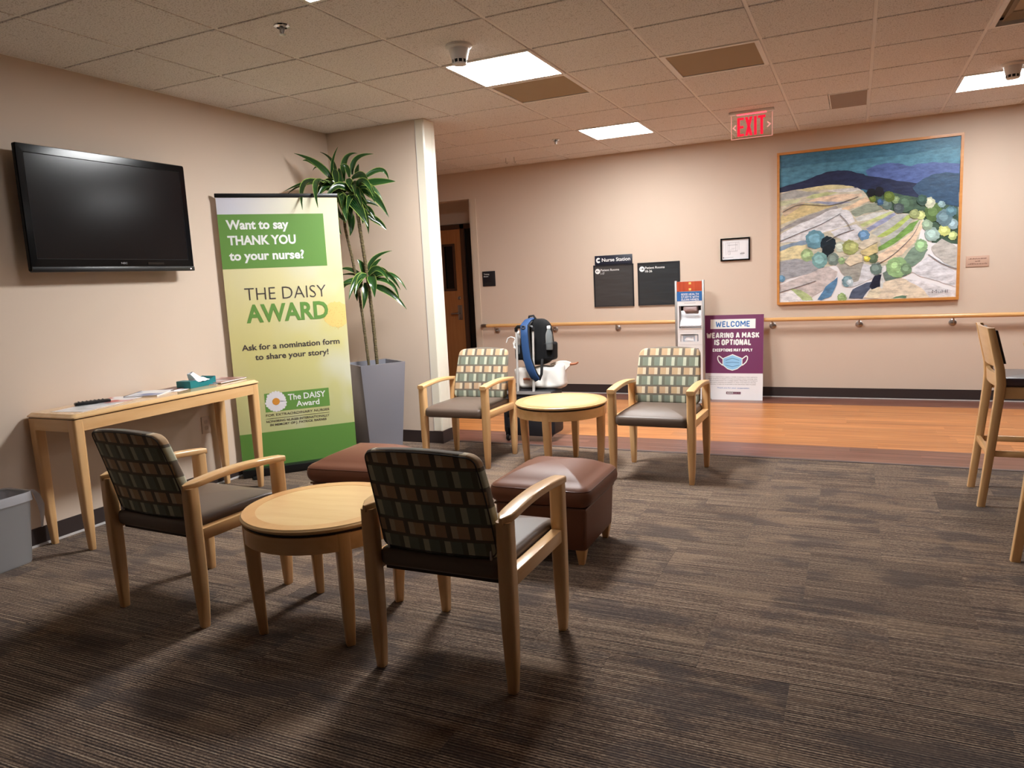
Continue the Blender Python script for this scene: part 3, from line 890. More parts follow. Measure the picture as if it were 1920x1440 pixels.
# things on the console
def sheet(name, label, cat, x, y, w, l, rz, m_, z, th=0.0012, group=None):
    o = tag(new_obj(name, box_me(-w / 2, w / 2, -l / 2, l / 2, 0, th), m_, None, (x, y, z), (0, 0, R(rz))), label, cat, group)
    return o
def print_mat(name, ca, cb, cc, sc=9.0):
    m = mat(name, ca, 0.3); t = NT(m); tc = t.n('ShaderNodeTexCoord')
    f = t.noise(t.scale(tc.outputs['Object'], (1, 1, 1)), sc, 2, 0.5)
    t.link(t.ramp(f, [(0.38, ca), (0.5, cb), (0.62, cc)]), t.p.inputs['Base Color'])
    return m
sheet('flyer', 'white printed flyer under the black remote on the console', 'flyer', 0.235, -0.27, 0.216, 0.279, 12, print_mat('flyer_print', srgb(236, 236, 240), srgb(228, 228, 232), srgb(200, 204, 206)), ch)
def magazine(name, label, cat, x, y, w, l, rz, th, cover, z, group=None):
    o = thing(name, label, cat, (x, y, z), (0, 0, R(rz)), group)
    box('pages', white_paper, o, -w / 2 + 0.002, w / 2 - 0.002, -l / 2 + 0.002, l / 2 - 0.002, 0.0, th - 0.0008)
    box('cover', cover, o, -w / 2, w / 2, -l / 2, l / 2, th - 0.0008, th)
    box('spine', cover, o, -w / 2, -w / 2 + 0.002, -l / 2, l / 2, 0.0, th - 0.0008)
    return o
magazine('leaflet', 'white and red leaflet beside the remote on the console', 'leaflet', 0.165, -0.02, 0.21, 0.26, 20, 0.003, print_mat('leaf_red', srgb(236, 234, 238), srgb(232, 230, 234), srgb(196, 60, 60), 7), ch)
st1 = magazine('brochure', 'white and blue brochure with a dark edge in the middle of the console', 'brochure', 0.165, 0.205, 0.20, 0.25, 28, 0.008, print_mat('broch', srgb(236, 236, 240), srgb(226, 230, 238), srgb(84, 112, 170), 6), ch)
for o in st1.children:
    pass
box('binding', black_matte, st1, -0.103, -0.1, -0.125, 0.125, 0.0, 0.009)
sheet('paper', 'loose white sheet under the maroon booklet on the console', 'paper', 0.19, 0.385, 0.15, 0.19, 18, white_paper, ch)
magazine('booklet', 'small maroon booklet on a white sheet beside the tissue box', 'booklet', 0.155, 0.40, 0.12, 0.17, 14, 0.006, mat('maroon_cover', srgb(92, 46, 48), 0.35), ch + 0.0012)
magazine('magazine', 'thin pale magazine lowest of the pile at the right end of the console', 'magazine', 0.155, 0.70, 0.20, 0.27, 24, 0.005, mat('mag_pale', srgb(214, 210, 214), 0.25), ch)
magazine('magazine', 'glossy magazine with a dark pink cover at the right end of the console', 'magazine', 0.195, 0.765, 0.21, 0.275, 8, 0.008, print_mat('mag_cover', srgb(60, 44, 50), srgb(176, 116, 110), srgb(190, 186, 192), 9), ch + 0.005)

rem = thing('remote_control', 'black television remote lying on a flyer on the console', 'remote', (0.145, -0.165, ch + 0.0012), (0, 0, R(-24)))
new_obj('body', pillow_me(0.024, 0.095, 0.0, 0.018, 0.015, 0.006, 0, 0.003), black_plastic, rem)
for k in range(7):
    for q in range(3):
        new_obj('button', lathe_me([(0.004, 0.018), (0.004, 0.0222), (0.003, 0.0228)], 8), mat('button_grey', srgb(90, 90, 94), 0.5) if 'button_grey' not in MATS else MATS['button_grey'], rem, (-0.012 + 0.012 * q, -0.07 + 0.021 * k, 0))

tis = thing('tissue_box', 'teal tissue box with white tissues pulled out on the console', 'tissue box', (0.20, 0.545, ch), (0, 0, R(4)))
teal = mat('teal_card', srgb(8, 124, 132), 0.45)
tx, ty = 0.058, 0.115
bm = bmesh.new()
prof = [(-ty, 0.047), (-ty * 0.55, 0.047), (-ty * 0.28, 0.030), (ty * 0.28, 0.030), (ty * 0.55, 0.040), (ty, 0.055)]
for sx in (-1, 1):   # long walls with a dipped edge
    a = [(sx * tx, y, 0) for y, z in prof]; b_ = [(sx * tx, y, z) for y, z in prof]
    a2 = [(sx * (tx - 0.002), y, 0) for y, z in prof]; b2 = [(sx * (tx - 0.002), y, z) for y, z in prof]
    n = len(prof)
    V_ = [[bm.verts.new(p) for p in r_] for r_ in (a, b_, b2, a2)]
    for r1, r2 in zip(V_, V_[1:] + V_[:1]):
        for i in range(n - 1): bm.faces.new((r1[i], r1[i + 1], r2[i + 1], r2[i]))
    for i in (0, n - 1): bm.faces.new([r_[i] for r_ in V_])
bx(bm, -tx, tx, -ty, -ty + 0.002, 0, 0.047); bx(bm, -tx, tx, ty - 0.002, ty, 0, 0.055); bx(bm, -tx, tx, -ty, ty, 0, 0.002)
bx(bm, -tx, tx, -ty, -ty * 0.5, 0.0455, 0.047)
new_obj('carton', fin(bm), teal, tis)
def crumple(seed, sx_, sy_, h, n=14):
    rnd = random.Random(seed); bm = bmesh.new(); g = []
    ph = [rnd.uniform(0, 6.28) for _ in range(6)]
    for i in range(n):
        r_ = []
        for j in range(n):
            u, v = i / (n - 1) * 2 - 1, j / (n - 1) * 2 - 1
            rr_ = math.hypot(u, v)
            z = h * max(0, 1 - rr_ ** 1.3) + 0.10 * h * math.sin(5 * u + ph[0]) * math.cos(4 * v + ph[1]) + 0.07 * h * math.sin(9 * (u + v) + ph[2]) + rnd.uniform(-0.03, 0.03) * h
            k_ = 1 - 0.3 * max(0, 1 - rr_)
            r_.append(bm.verts.new((u * sx_ * k_ + 0.1 * sx_ * math.sin(3 * v + ph[3]), v * sy_ * k_, max(z, -0.3 * h))))
        g.append(r_)
    for i in range(n - 1):
        for j in range(n - 1): bm.faces.new((g[i][j], g[i + 1][j], g[i + 1][j + 1], g[i][j + 1]))
    return fin(bm, smooth=70)
tissue_m = mat('tissue', srgb(240, 240, 244), 0.9)
new_obj('tissue', crumple(3, 0.05, 0.075, 0.03), tissue_m, tis, (0.0, 0.03, 0.034))
bm = bmesh.new()
rr0 = [(-0.03, -0.035, 0.04), (0.03, -0.03, 0.042), (0.034, 0.035, 0.044), (-0.02, 0.04, 0.046)]
rr1 = [(-0.022, -0.05, 0.07), (0.018, -0.042, 0.068), (0.014, -0.008, 0.082), (-0.016, -0.004, 0.086)]
rr2 = [(-0.02, -0.055, 0.088), (0.004, -0.05, 0.086), (0.0, -0.022, 0.098), (-0.012, -0.02, 0.1)]
loft(bm, [rr0, rr1, rr2], cap=False)
bmesh.ops.subdivide_edges(bm, edges=list(bm.edges), cuts=2, use_grid_fill=True, fractal=0.08, seed=4)
new_obj('tissue', fin(bm, smooth=70), tissue_m, tis)

# ------------------------------------------------------------------ television
tv = thing('television', 'black flat-screen television mounted high on the left wall', 'television', (0.0, 0.15, 1.88), (R(90), 0, R(90)))
hw, hh = 0.551, 0.343
new_obj('wall_mount', fin(_bxs([(-0.16, 0.16, -0.12, 0.12, 0.001, 0.03), (-0.12, -0.08, -0.15, 0.15, 0.03, 0.066), (0.08, 0.12, -0.15, 0.15, 0.03, 0.066)])), black_matte, tv)
new_obj('rear_shell', pillow_me(hw - 0.012, hh - 0.012, 0.065, 0.108, 0.02, 0.018), black_plastic, tv)
bm = bmesh.new()
def rr_ring(x, y, z, r): return [(px, py, z) for px, py in rrect(x, y, r, 3)]
sxw, syh, sy0 = hw - 0.045, hh - 0.04, 0.012
def in_ring(dx, z): return [(px, py + sy0, z) for px, py in rrect(sxw - dx, syh - 0.02 - dx, 0.003, 3)]
loft(bm, [rr_ring(hw, hh, 0.098, 0.01), rr_ring(hw, hh, 0.116, 0.01), rr_ring(hw - 0.004, hh - 0.004, 0.122, 0.01), in_ring(-0.004, 0.1225)], cap=False)
new_obj('bezel', fin(bm, smooth=35), mat('tv_bezel', srgb(8, 8, 10), 0.14, spec=0.16), tv)
bm = bmesh.new(); loft(bm, [in_ring(-0.004, 0.1225), in_ring(0.0, 0.118)], cap=False)
new_obj('inner_lip', fin(bm), black_matte, tv)
screen_m = mat('tv_screen', srgb(16, 12, 14), 0.17, spec=0.2)
box('screen', screen_m, tv, -sxw - 0.004, sxw + 0.004, -syh + 0.028, syh - 0.004, 0.112, 0.1185)
box('lower_lip', black_plastic, tv, -hw + 0.004, hw - 0.002, -hh - 0.004, -hh + 0.026, 0.10, 0.128, 0.004)
box('sensor_window', black_gloss, tv, 0.19, 0.31, -hh + 0.038, -hh + 0.052, 0.121, 0.1245)
text('NEC', 0.0, 0.042, -hh + 0.041, 0.011, mat('logo_grey', srgb(150, 150, 154), 0.4), tv, 0.1242, 0.01, 'logo')
new_obj('power_light', lathe_me([(0.004, 0.128), (0.003, 0.1305)], 10), emit('tv_led', (1, 0.7, 0.7), 2.5), tv, (hw - 0.035, -hh + 0.01, 0))

# outlet plate on the left wall
ol = thing('outlet_plate', 'beige outlet plate low on the left wall behind the console', 'outlet', (0.0, 0.76, 0.45), (R(90), 0, R(90)))
box('plate', mat('plate_beige', srgb(206, 184, 166), 0.45), ol, -0.037, 0.037, -0.06, 0.06, 0.0, 0.006, 0.002)
for yy in (-0.022, 0.022):
    flat('socket', mat('socket_beige', srgb(188, 166, 148), 0.4), ol, [rr_at(0, yy, 0.016, 0.014, 0.008)], 0.006, 0.001)

# ------------------------------------------------------------------ waste basket
wb = thing('waste_bin', 'grey waste bin with a clear liner at the left edge by the console', 'bin', (0.135, -0.80, 0), (0, 0, R(3)))
grey_pl = mat('bin_grey', srgb(168, 168, 170), 0.45)
def bring(hx, hy, z, r): return [(x, y, z) for x, y in rrect(hx, hy, r, 5, 3)]
bm = bmesh.new()
loft(bm, [bring(0.095, 0.135, 0.0, 0.04), bring(0.10, 0.14, 0.01, 0.042), bring(0.118, 0.165, 0.36, 0.046), bring(0.122, 0.169, 0.366, 0.048), bring(0.122, 0.169, 0.378, 0.048), bring(0.116, 0.163, 0.378, 0.044), bring(0.098, 0.137, 0.02, 0.04)])
new_obj('bin_body', fin(bm, smooth=50), grey_pl, wb)
liner = mat('liner', srgb(226, 224, 230), 0.25)
lp = liner.node_tree.nodes['Principled BSDF']; lp.inputs['Alpha'].default_value = 0.5
bm = bmesh.new()
rnd = random.Random(5)
def wob(r_, a): return [(x * (1 + rnd.uniform(-a, a)), y * (1 + rnd.uniform(-a, a)), z + rnd.uniform(-a, a) * 0.15) for x, y, z in r_]
loft(bm, [bring(0.096, 0.14, 0.12, 0.04), wob(bring(0.113, 0.160, 0.36, 0.046), 0.02), bring(0.1225, 0.1695, 0.383, 0.048), wob(bring(0.1245, 0.1715, 0.372, 0.049), 0.004), wob(bring(0.1255, 0.1725, 0.335, 0.049), 0.012)], cap=False)
new_obj('liner', fin(bm, smooth=60), liner, wb)
bm = bmesh.new()
P_ = [((0.10, 0.170, 0.384), 0.02), ((0.105, 0.186, 0.36), 0.028), ((0.11, 0.200, 0.30), 0.03), ((0.108, 0.202, 0.24), 0.018), ((0.10, 0.196, 0.17), 0.006)]
loft(bm, [[Vector(p) + Vector((w_, 0, 0)), Vector(p) + Vector((0.2 * w_, 0.006, 0)), Vector(p) - Vector((w_, 0, 0)), Vector(p) - Vector((0.2 * w_, 0.004, 0))] for p, w_ in P_])
new_obj('liner_tail', fin(bm, smooth=60), liner, wb)

# ------------------------------------------------------------------ roll-up banner
BA = 48
bn = thing('rollup_banner', 'tall green and cream roll-up banner thanking nurses in the left corner', 'banner', (0.046, 1.02, 0.0), (R(90), 0, R(BA)))
box('base', black_plastic, bn, -0.005, 0.865, 0.0, 0.062, -0.034, 0.075, 0.008)
bm = bmesh.new(); tube_into(bm, [(0.43, 0.06, -0.018), (0.43, 2.07, -0.012)], 0.008, 8)
new_obj('pole', fin(bm, smooth=50), alu, bn)
for fx in (0.08, 0.78):
    box('foot', black_plastic, bn, fx - 0.02, fx + 0.02, 0.0, 0.012, -0.034, 0.15)
ban = mat('banner_print', srgb(226, 216, 160), 0.5, spec=0.3)
t = NT(ban); tc = t.n('ShaderNodeTexCoord'); sx = t.n('ShaderNodeSeparateXYZ'); t.link(tc.outputs['Object'], sx.inputs[0])
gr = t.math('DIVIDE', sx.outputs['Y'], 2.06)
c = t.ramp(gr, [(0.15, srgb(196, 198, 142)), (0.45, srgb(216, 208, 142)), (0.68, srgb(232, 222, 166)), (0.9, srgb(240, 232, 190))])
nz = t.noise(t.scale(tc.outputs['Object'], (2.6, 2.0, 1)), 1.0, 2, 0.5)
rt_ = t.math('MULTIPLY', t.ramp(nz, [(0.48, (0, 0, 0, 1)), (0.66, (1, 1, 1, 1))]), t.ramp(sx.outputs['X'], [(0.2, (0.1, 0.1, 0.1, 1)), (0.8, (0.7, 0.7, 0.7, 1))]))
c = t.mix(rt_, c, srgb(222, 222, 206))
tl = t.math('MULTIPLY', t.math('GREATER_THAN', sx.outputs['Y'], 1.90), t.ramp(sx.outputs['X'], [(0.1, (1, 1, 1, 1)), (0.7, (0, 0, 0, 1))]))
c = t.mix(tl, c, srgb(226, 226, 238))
t.link(c, t.p.inputs['Base Color'])
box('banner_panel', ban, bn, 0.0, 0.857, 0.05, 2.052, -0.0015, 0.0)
box('top_bar', black_plastic, bn, -0.006, 0.863, 2.05, 2.078, -0.012, 0.008, 0.003)
g_dark = mat('print_green', srgb(106, 152, 72), 0.5)
g_foot = mat('print_green_low', srgb(98, 146, 66), 0.5)
p_white = mat('print_white', srgb(244, 246, 244), 0.5)
p_grey = mat('print_grey', srgb(74, 66, 66), 0.5)
p_gold = mat('print_gold', srgb(242, 208, 128), 0.5)
z1 = 0.0002
flat('print_block', g_dark, bn, [rectp(0.0, 0.745, 1.543, 1.931)], z1)
flat('print_block', g_foot, bn, [rectp(0.0, 0.857, 0.05, 0.319)], z1)
text('Want to say', 0.052, 0.487, 1.823, 0.068, p_white, bn, 0.001, 0.034)
text('THANK YOU', 0.053, 0.53, 1.712, 0.068, p_white, bn, 0.001, 0.034)
text('to your nurse?', 0.053, 0.581, 1.602, 0.066, p_white, bn, 0.001, 0.034)
rnd = random.Random(2)
flat('pollen_disc', p_gold, bn, [[(min(0.857, 0.786 + 0.10 * (1 + rnd.uniform(-0.05, 0.05)) * math.cos(a)), 1.169 + 0.098 * (1 + rnd.uniform(-0.05, 0.05)) * math.sin(a)) for a in [2 * PI * k / 60 for k in range(60)]]], z1)
dots = []
for k in range(150):
    a = rnd.uniform(0, 2 * PI); q = 0.092 * math.sqrt(rnd.uniform(0.1, 1.1))
    px, py = 0.786 + q * math.cos(a), 1.150 + q * math.sin(a)
    if px < 0.85: dots.append(circp(px, py, rnd.uniform(0.001, 0.0025), 6))
tag(flat('pollen_dots', mat('print_ochre', srgb(216, 172, 96), 0.5), bn, dots, 0.0009, 0.0003), kind='stuff')
text('THE DAISY', 0.133, 0.719, 1.312, 0.088, p_grey, bn, 0.0014, -0.012)
text('AWARD', 0.129, 0.724, 1.145, 0.134, g_dark, bn, 0.0014, 0.03)
text('Ask for a nomination form', 0.076, 0.79, 0.944, 0.043, p_grey, bn, 0.001, 0.02)
text('to share your story!', 0.163, 0.70, 0.869, 0.043, p_grey, bn, 0.001, 0.02)
flat('print_block', g_dark, bn, [rectp(0.200, 0.677, 0.470, 0.611)], z1)
petals = []
for k in range(22):
    a = 2 * PI * k / 22 + 0.1; r1 = 0.079 * (1 + rnd.uniform(-0.06, 0.06)); w_ = 0.0125
    ca, sa = math.cos(a), math.sin(a)
    pr = [(0.02, -w_ * 0.5), (0.055, -w_), (r1 * 0.95, -w_ * 0.7), (r1, 0), (r1 * 0.95, w_ * 0.7), (0.055, w_), (0.02, w_ * 0.5)]
    petals.append([(0.281 + x * ca - y * sa, 0.544 + x * sa + y * ca) for x, y in pr])
bm = bmesh.new()
for q, pl in enumerate(petals):
    zz = 0.001 + 0.0003 * (q % 3)
    bm.faces.new([bm.verts.new((x, y, zz)) for x, y in pl])
new_obj('daisy_petals', fin(bm, recalc=False), mat('petal_white', srgb(236, 234, 240), 0.5), bn)
flat('daisy_centre', mat('daisy_orange', srgb(222, 150, 60), 0.5), bn, [circp(0.281, 0.545, 0.027, 24)], 0.002)
text('The DAISY', 0.370, 0.650, 0.545, 0.046, p_white, bn, 0.001, 0.018)
text('Award', 0.426, 0.599, 0.490, 0.043, p_white, bn, 0.001, 0.018)
text('FOR EXTRAORDINARY NURSES', 0.200, 0.669, 0.436, 0.018, p_grey, bn, 0.001, 0.0)
flat('rule', p_grey, bn, [rectp(0.2, 0.669, 0.4185, 0.4205)], 0.001)
text('HONORING NURSES INTERNATIONALLY', 0.200, 0.667, 0.389, 0.017, p_grey, bn, 0.001, 0.008)
text('IN MEMORY OF J. PATRICK BARNES', 0.224, 0.642, 0.3615, 0.017, p_grey, bn, 0.001, 0.008)

# ------------------------------------------------------------------ potted dracaena in the corner
plant = thing('potted_dracaena', 'tall dracaena with three leafy crowns in a grey tapered planter in the corner', 'plant', (0, 0, 0))
PCX, PCY, PANG, PH = 0.565, 2.045, R(58 - 90), 0.745
planter_m = mat('planter_grey', srgb(150, 150, 160), 0.38, metal=0.35)
bm = bmesh.new()
def sq(h, z, r=0.006): 
    c_, s_ = math.cos(PANG), math.sin(PANG)
    return [(PCX + x * c_ - y * s_, PCY + x * s_ + y * c_, z) for x, y in rrect(h, h, r, 2)]
loft(bm, [sq(0.142, 0.0), sq(0.196, PH), sq(0.184, PH), sq(0.178, PH - 0.09)], cap=False)
new_obj('planter', fin(bm, smooth=30), planter_m, plant)
bm = bmesh.new(); loft(bm, [sq(0.140, 0.002), sq(0.178, PH - 0.08)])
new_obj('soil', fin(bm), mat('soil', srgb(46, 38, 32), 0.95, bump=(60, 0.8, 0.01)), plant)
bark = mat('stem_bark', srgb(92, 80, 56), 0.8)
t = NT(bark); tc = t.n('ShaderNodeTexCoord')
wv = t.n('ShaderNodeTexWave'); wv.bands_direction = 'Z'; wv.inputs['Scale'].default_value = 26; wv.inputs['Distortion'].default_value = 1.5
t.link(tc.outputs['Object'], wv.inputs['Vector'])
t.link(t.ramp(wv.outputs['Fac'], [(0.2, srgb(48, 40, 30)), (0.7, srgb(128, 112, 74))]), t.p.inputs['Base Color'])
t.bump(wv.outputs['Fac'], 0.6, 0.004)
STEMS = [[(0.409, 1.989, 2.21), (0.42, 1.994, 1.84), (0.453, 2.01, 1.613), (0.483, 2.024, 1.341), (0.498, 2.031, 1.121), (0.520, 2.04, 0.66)],
         [(0.523, 2.009, 2.18), (0.546, 2.02, 1.832), (0.564, 2.029, 1.596), (0.58, 2.036, 1.337), (0.59, 2.041, 1.118), (0.60, 2.045, 0.66)]]
for s_i, S_ in enumerate(STEMS):
    pts = []
    for a, b_ in zip(S_, S_[1:]):
        for k in range(12): pts.append(Vector(a).lerp(Vector(b_), k / 12))
    pts.append(Vector(S_[-1]))
    rad = [(0.011 if s_i == 0 else 0.0135) * (1 + (0.12 if k % 2 else -0.05)) for k in range(len(pts))]
    tube('stem', bark, plant, pts, rad, 10)
leafm = mat('leaf_green', srgb(30, 66, 30), 0.2, spec=0.6)
t = NT(leafm)
uvn = t.n('ShaderNodeUVMap'); sx = t.n('ShaderNodeSeparateXYZ'); t.link(uvn.outputs['UV'], sx.inputs[0])
e = t.math('ABSOLUTE', t.math('SUBTRACT', t.math('MULTIPLY', sx.outputs['X'], 2.0), 1.0))
oi = t.n('ShaderNodeObjectInfo')
inner_c = t.mix(oi.outputs['Random'], srgb(15, 38, 19), srgb(34, 72, 32))
vein = t.math('FRACT', t.math('MULTIPLY', sx.outputs['X'], 7.0))
inner_c = t.mix(t.math('MULTIPLY', t.math('LESS_THAN', vein, 0.25), 0.3), inner_c, srgb(84, 128, 60))
t.link(t.mix(t.math('GREATER_THAN', e, 0.86), inner_c, srgb(150, 172, 84)), t.p.inputs['Base Color'])
def leaf(a, b_, c_, w, seed):
    A, B, C_ = Vector(a), Vector(b_), Vector(c_)
    B = B * 1.55 - (A + C_) * 0.275          # bend the curve through the middle point
    rnd = random.Random(seed); N = 12
    tw = rnd.uniform(-0.5, 0.5)
    bm = bmesh.new(); uv = bm.loops.layers.uv.new('UVMap'); rows = []
    facing = Vector((0.45, -0.85, 0.3)).normalized()
    for k in range(N + 1):
        s = k / N
        p = A * (1 - s) ** 2 + B * 2 * s * (1 - s) + C_ * s * s
        d = ((B - A) * (1 - s) + (C_ - B) * s).normalized()
        ww = w * 0.52 * (min(1.0, s / 0.35 + 0.28) ** 0.8) * (1 - max(0, (s - 0.35) / 0.65) ** 1.6) + 0.0012
        nrm = (facing - d * facing.dot(d))
        nrm = nrm.normalized() if nrm.length > 0.05 else Vector((0, 0, 1))
        nrm = Matrix.Rotation(tw * s + rnd.uniform(-0.06, 0.06), 4, d) @ nrm
        sd = d.cross(nrm).normalized()
        r_ = []
        for q in range(5):
            f_ = q / 4 * 2 - 1
            r_.append(bm.verts.new(p + sd * ww * f_ + nrm * (0.30 * ww * abs(f_) ** 1.5 + 0.05 * ww * math.sin(9 * s + 3 * f_))))
        rows.append(r_)
    for k in range(N):
        for q in range(4):
            f = bm.faces.new((rows[k][q], rows[k][q + 1], rows[k + 1][q + 1], rows[k + 1][q]))
            for lp_, (uu_, vv_) in zip(f.loops, ((q / 4, k / N), ((q + 1) / 4, k / N), ((q + 1) / 4, (k + 1) / N), (q / 4, (k + 1) / N))): lp_[uv].uv = (uu_, vv_)
    return fin(bm, smooth=80, recalc=False)
LEAVES=[
  ((0.367, 1.958, 2.222), (0.281, 1.884, 2.368), (0.126, 1.8, 2.447), 0.0507),
  ((0.338, 1.966, 2.267), (0.192, 1.93, 2.394), (0.118, 1.906, 2.405), 0.0282),
  ((0.365, 1.961, 2.233), (0.372, 1.945, 2.365), (0.433, 1.967, 2.485), 0.0203),
  ((0.37, 1.988, 2.224), (0.342, 2.028, 2.389), (0.23, 1.993, 2.471), 0.0248),
  ((0.432, 2.011, 2.221), (0.427, 2.042, 2.413), (0.521, 2.097, 2.441), 0.0473),
  ((0.5, 2.032, 2.268), (0.529, 2.045, 2.402), (0.666, 2.11, 2.42), 0.0394),
  ((0.399, 1.962, 2.177), (0.259, 1.829, 2.23), (0.059, 1.713, 2.146), 0.0394),
  ((0.364, 1.974, 2.192), (0.161, 1.898, 2.237), (0.059, 1.757, 2.134), 0.0282),
  ((0.355, 1.93, 2.158), (0.36, 1.6, 2.215), (0.5, 1.4, 1.95), 0.0507),
  ((0.36, 1.95, 2.18), (0.49, 1.58, 2.2), (0.57, 1.49, 1.965), 0.0541),
  ((0.379, 1.948, 2.136), (0.389, 1.873, 2.036), (0.508, 1.903, 1.882), 0.0811),
  ((0.422, 1.961, 2.133), (0.499, 1.899, 2.028), (0.527, 1.879, 1.89), 0.0744),
  ((0.378, 1.956, 2.053), (0.389, 1.908, 1.923), (0.438, 1.914, 1.793), 0.062),
  ((0.468, 2.003, 1.985), (0.502, 1.979, 1.876), (0.487, 1.959, 1.781), 0.0563),
  ((0.478, 1.986, 2.088), (0.59, 1.933, 2.022), (0.683, 1.941, 1.839), 0.1014),
  ((0.552, 2.034, 2.001), (0.631, 2.005, 1.93), (0.648, 1.991, 1.786), 0.0507),
  ((0.535, 2.057, 2.004), (0.589, 2.109, 1.992), (0.627, 2.136, 1.9), 0.0541),
  ((0.567, 2.079, 1.95), (0.637, 2.158, 1.895), (0.684, 2.196, 1.824), 0.0507),
  ((0.52, 2.063, 2.038), (0.555, 2.146, 2.062), (0.619, 2.199, 2.017), 0.0428),
  ((0.578, 2.051, 2.126), (0.7, 2.055, 2.084), (0.79, 2.08, 1.911), 0.0586),
  ((0.512, 2.011, 2.233), (0.645, 1.994, 2.259), (0.682, 1.985, 2.111), 0.0541),
  ((0.481, 2.001, 2.236), (0.529, 1.957, 2.185), (0.56, 1.949, 2.109), 0.0541),
  ((0.549, 2.066, 2.214), (0.695, 2.168, 2.325), (0.736, 2.198, 2.219), 0.0383),
  ((0.545, 2.049, 2.182), (0.7, 2.108, 2.203), (0.823, 2.162, 2.196), 0.0586),
  ((0.511, 2.055, 2.154), (0.532, 2.118, 2.168), (0.586, 2.161, 2.22), 0.027),
  ((0.487, 2.012, 2.247), (0.496, 1.977, 2.335), (0.455, 1.944, 2.331), 0.0361),
  ((0.313, 1.966, 2.28), (0.212, 1.984, 2.367), (0.152, 1.978, 2.33), 0.027),
  ((0.366, 1.982, 2.14), (0.287, 1.984, 2.174), (0.219, 1.965, 2.153), 0.0248),
  ((0.39, 1.958, 2.313), (0.432, 1.911, 2.242), (0.447, 1.896, 2.146), 0.0496),
  ((0.493, 2.018, 2.089), (0.573, 2.022, 2.124), (0.646, 2.045, 2.119), 0.0383),
  ((0.533, 2.039, 2.255), (0.561, 2.025, 2.303), (0.578, 2.024, 2.342), 0.0338),
  ((0.414, 1.991, 2.157), (0.414, 1.991, 2.283), (0.407, 1.988, 2.325), 0.0451),
  ((0.501, 2.012, 2.13), (0.509, 1.956, 2.041), (0.53, 1.946, 1.914), 0.0676),
  ((0.523, 2.049, 2.089), (0.544, 2.079, 1.984), (0.533, 2.08, 1.878), 0.0676),
  ((0.415, 1.987, 2.136), (0.361, 1.949, 2.096), (0.337, 1.932, 1.992), 0.062),
  ((0.543, 2.048, 1.457), (0.537, 2.031, 1.544), (0.503, 2.011, 1.594), 0.0496),
  ((0.559, 2.066, 1.478), (0.596, 2.104, 1.606), (0.735, 2.176, 1.652), 0.0383),
  ((0.578, 2.059, 1.488), (0.646, 2.065, 1.56), (0.692, 2.078, 1.589), 0.0315),
  ((0.53, 2.046, 1.447), (0.427, 1.997, 1.528), (0.352, 1.962, 1.516), 0.0315),
  ((0.524, 2.054, 1.436), (0.429, 2.042, 1.484), (0.317, 2.001, 1.474), 0.018),
  ((0.525, 2.03, 1.415), (0.469, 1.964, 1.43), (0.391, 1.914, 1.402), 0.0428),
  ((0.513, 2.046, 1.404), (0.359, 2.001, 1.412), (0.325, 1.993, 1.293), 0.0315),
  ((0.583, 2.049, 1.466), (0.644, 2.011, 1.41), (0.657, 1.995, 1.281), 0.0699),
  ((0.514, 2.042, 1.383), (0.455, 2.028, 1.364), (0.455, 2.033, 1.254), 0.0541),
  ((0.547, 2.036, 1.403), (0.569, 1.993, 1.306), (0.555, 1.969, 1.189), 0.0496),
  ((0.602, 2.073, 1.432), (0.754, 2.125, 1.478), (0.856, 2.167, 1.327), 0.0338),
  ((0.608, 2.065, 1.427), (0.772, 2.089, 1.403), (0.825, 2.097, 1.25), 0.0338),
  ((0.592, 2.062, 1.379), (0.747, 2.095, 1.317), (0.863, 2.137, 1.171), 0.0518),
]
for k, (a, b_, c_, w) in enumerate(LEAVES):
    new_obj('leaf', leaf(a, b_, c_, w, k), leafm, plant)
rnd = random.Random(21)
for (bx_, by_, bz_), cnt in (((0.409, 1.989, 2.19), 9), ((0.523, 2.009, 2.15), 10), ((0.575, 2.033, 1.46), 5)):
    for k in range(cnt):
        az = rnd.uniform(-PI * 0.75, PI * 0.2); ln = rnd.uniform(0.16, 0.27); el = rnd.uniform(-0.2, 0.9)
        d_ = Vector((math.cos(az), math.sin(az), 0))
        p0 = Vector((bx_, by_, bz_ - rnd.uniform(0, 0.09)))
        p1 = p0 + d_ * ln * 0.55 + Vector((0, 0, ln * 0.5 * el)); p2 = p0 + d_ * ln + Vector((0, 0, ln * (el * 0.6 - 0.7)))
        if min(p1.x, p2.x) < 0.04 or max(p1.y, p2.y) > 2.34: continue
        new_obj('leaf', leaf(p0, p1, p2, rnd.uniform(0.04, 0.062), 100 + k), leafm, plant)

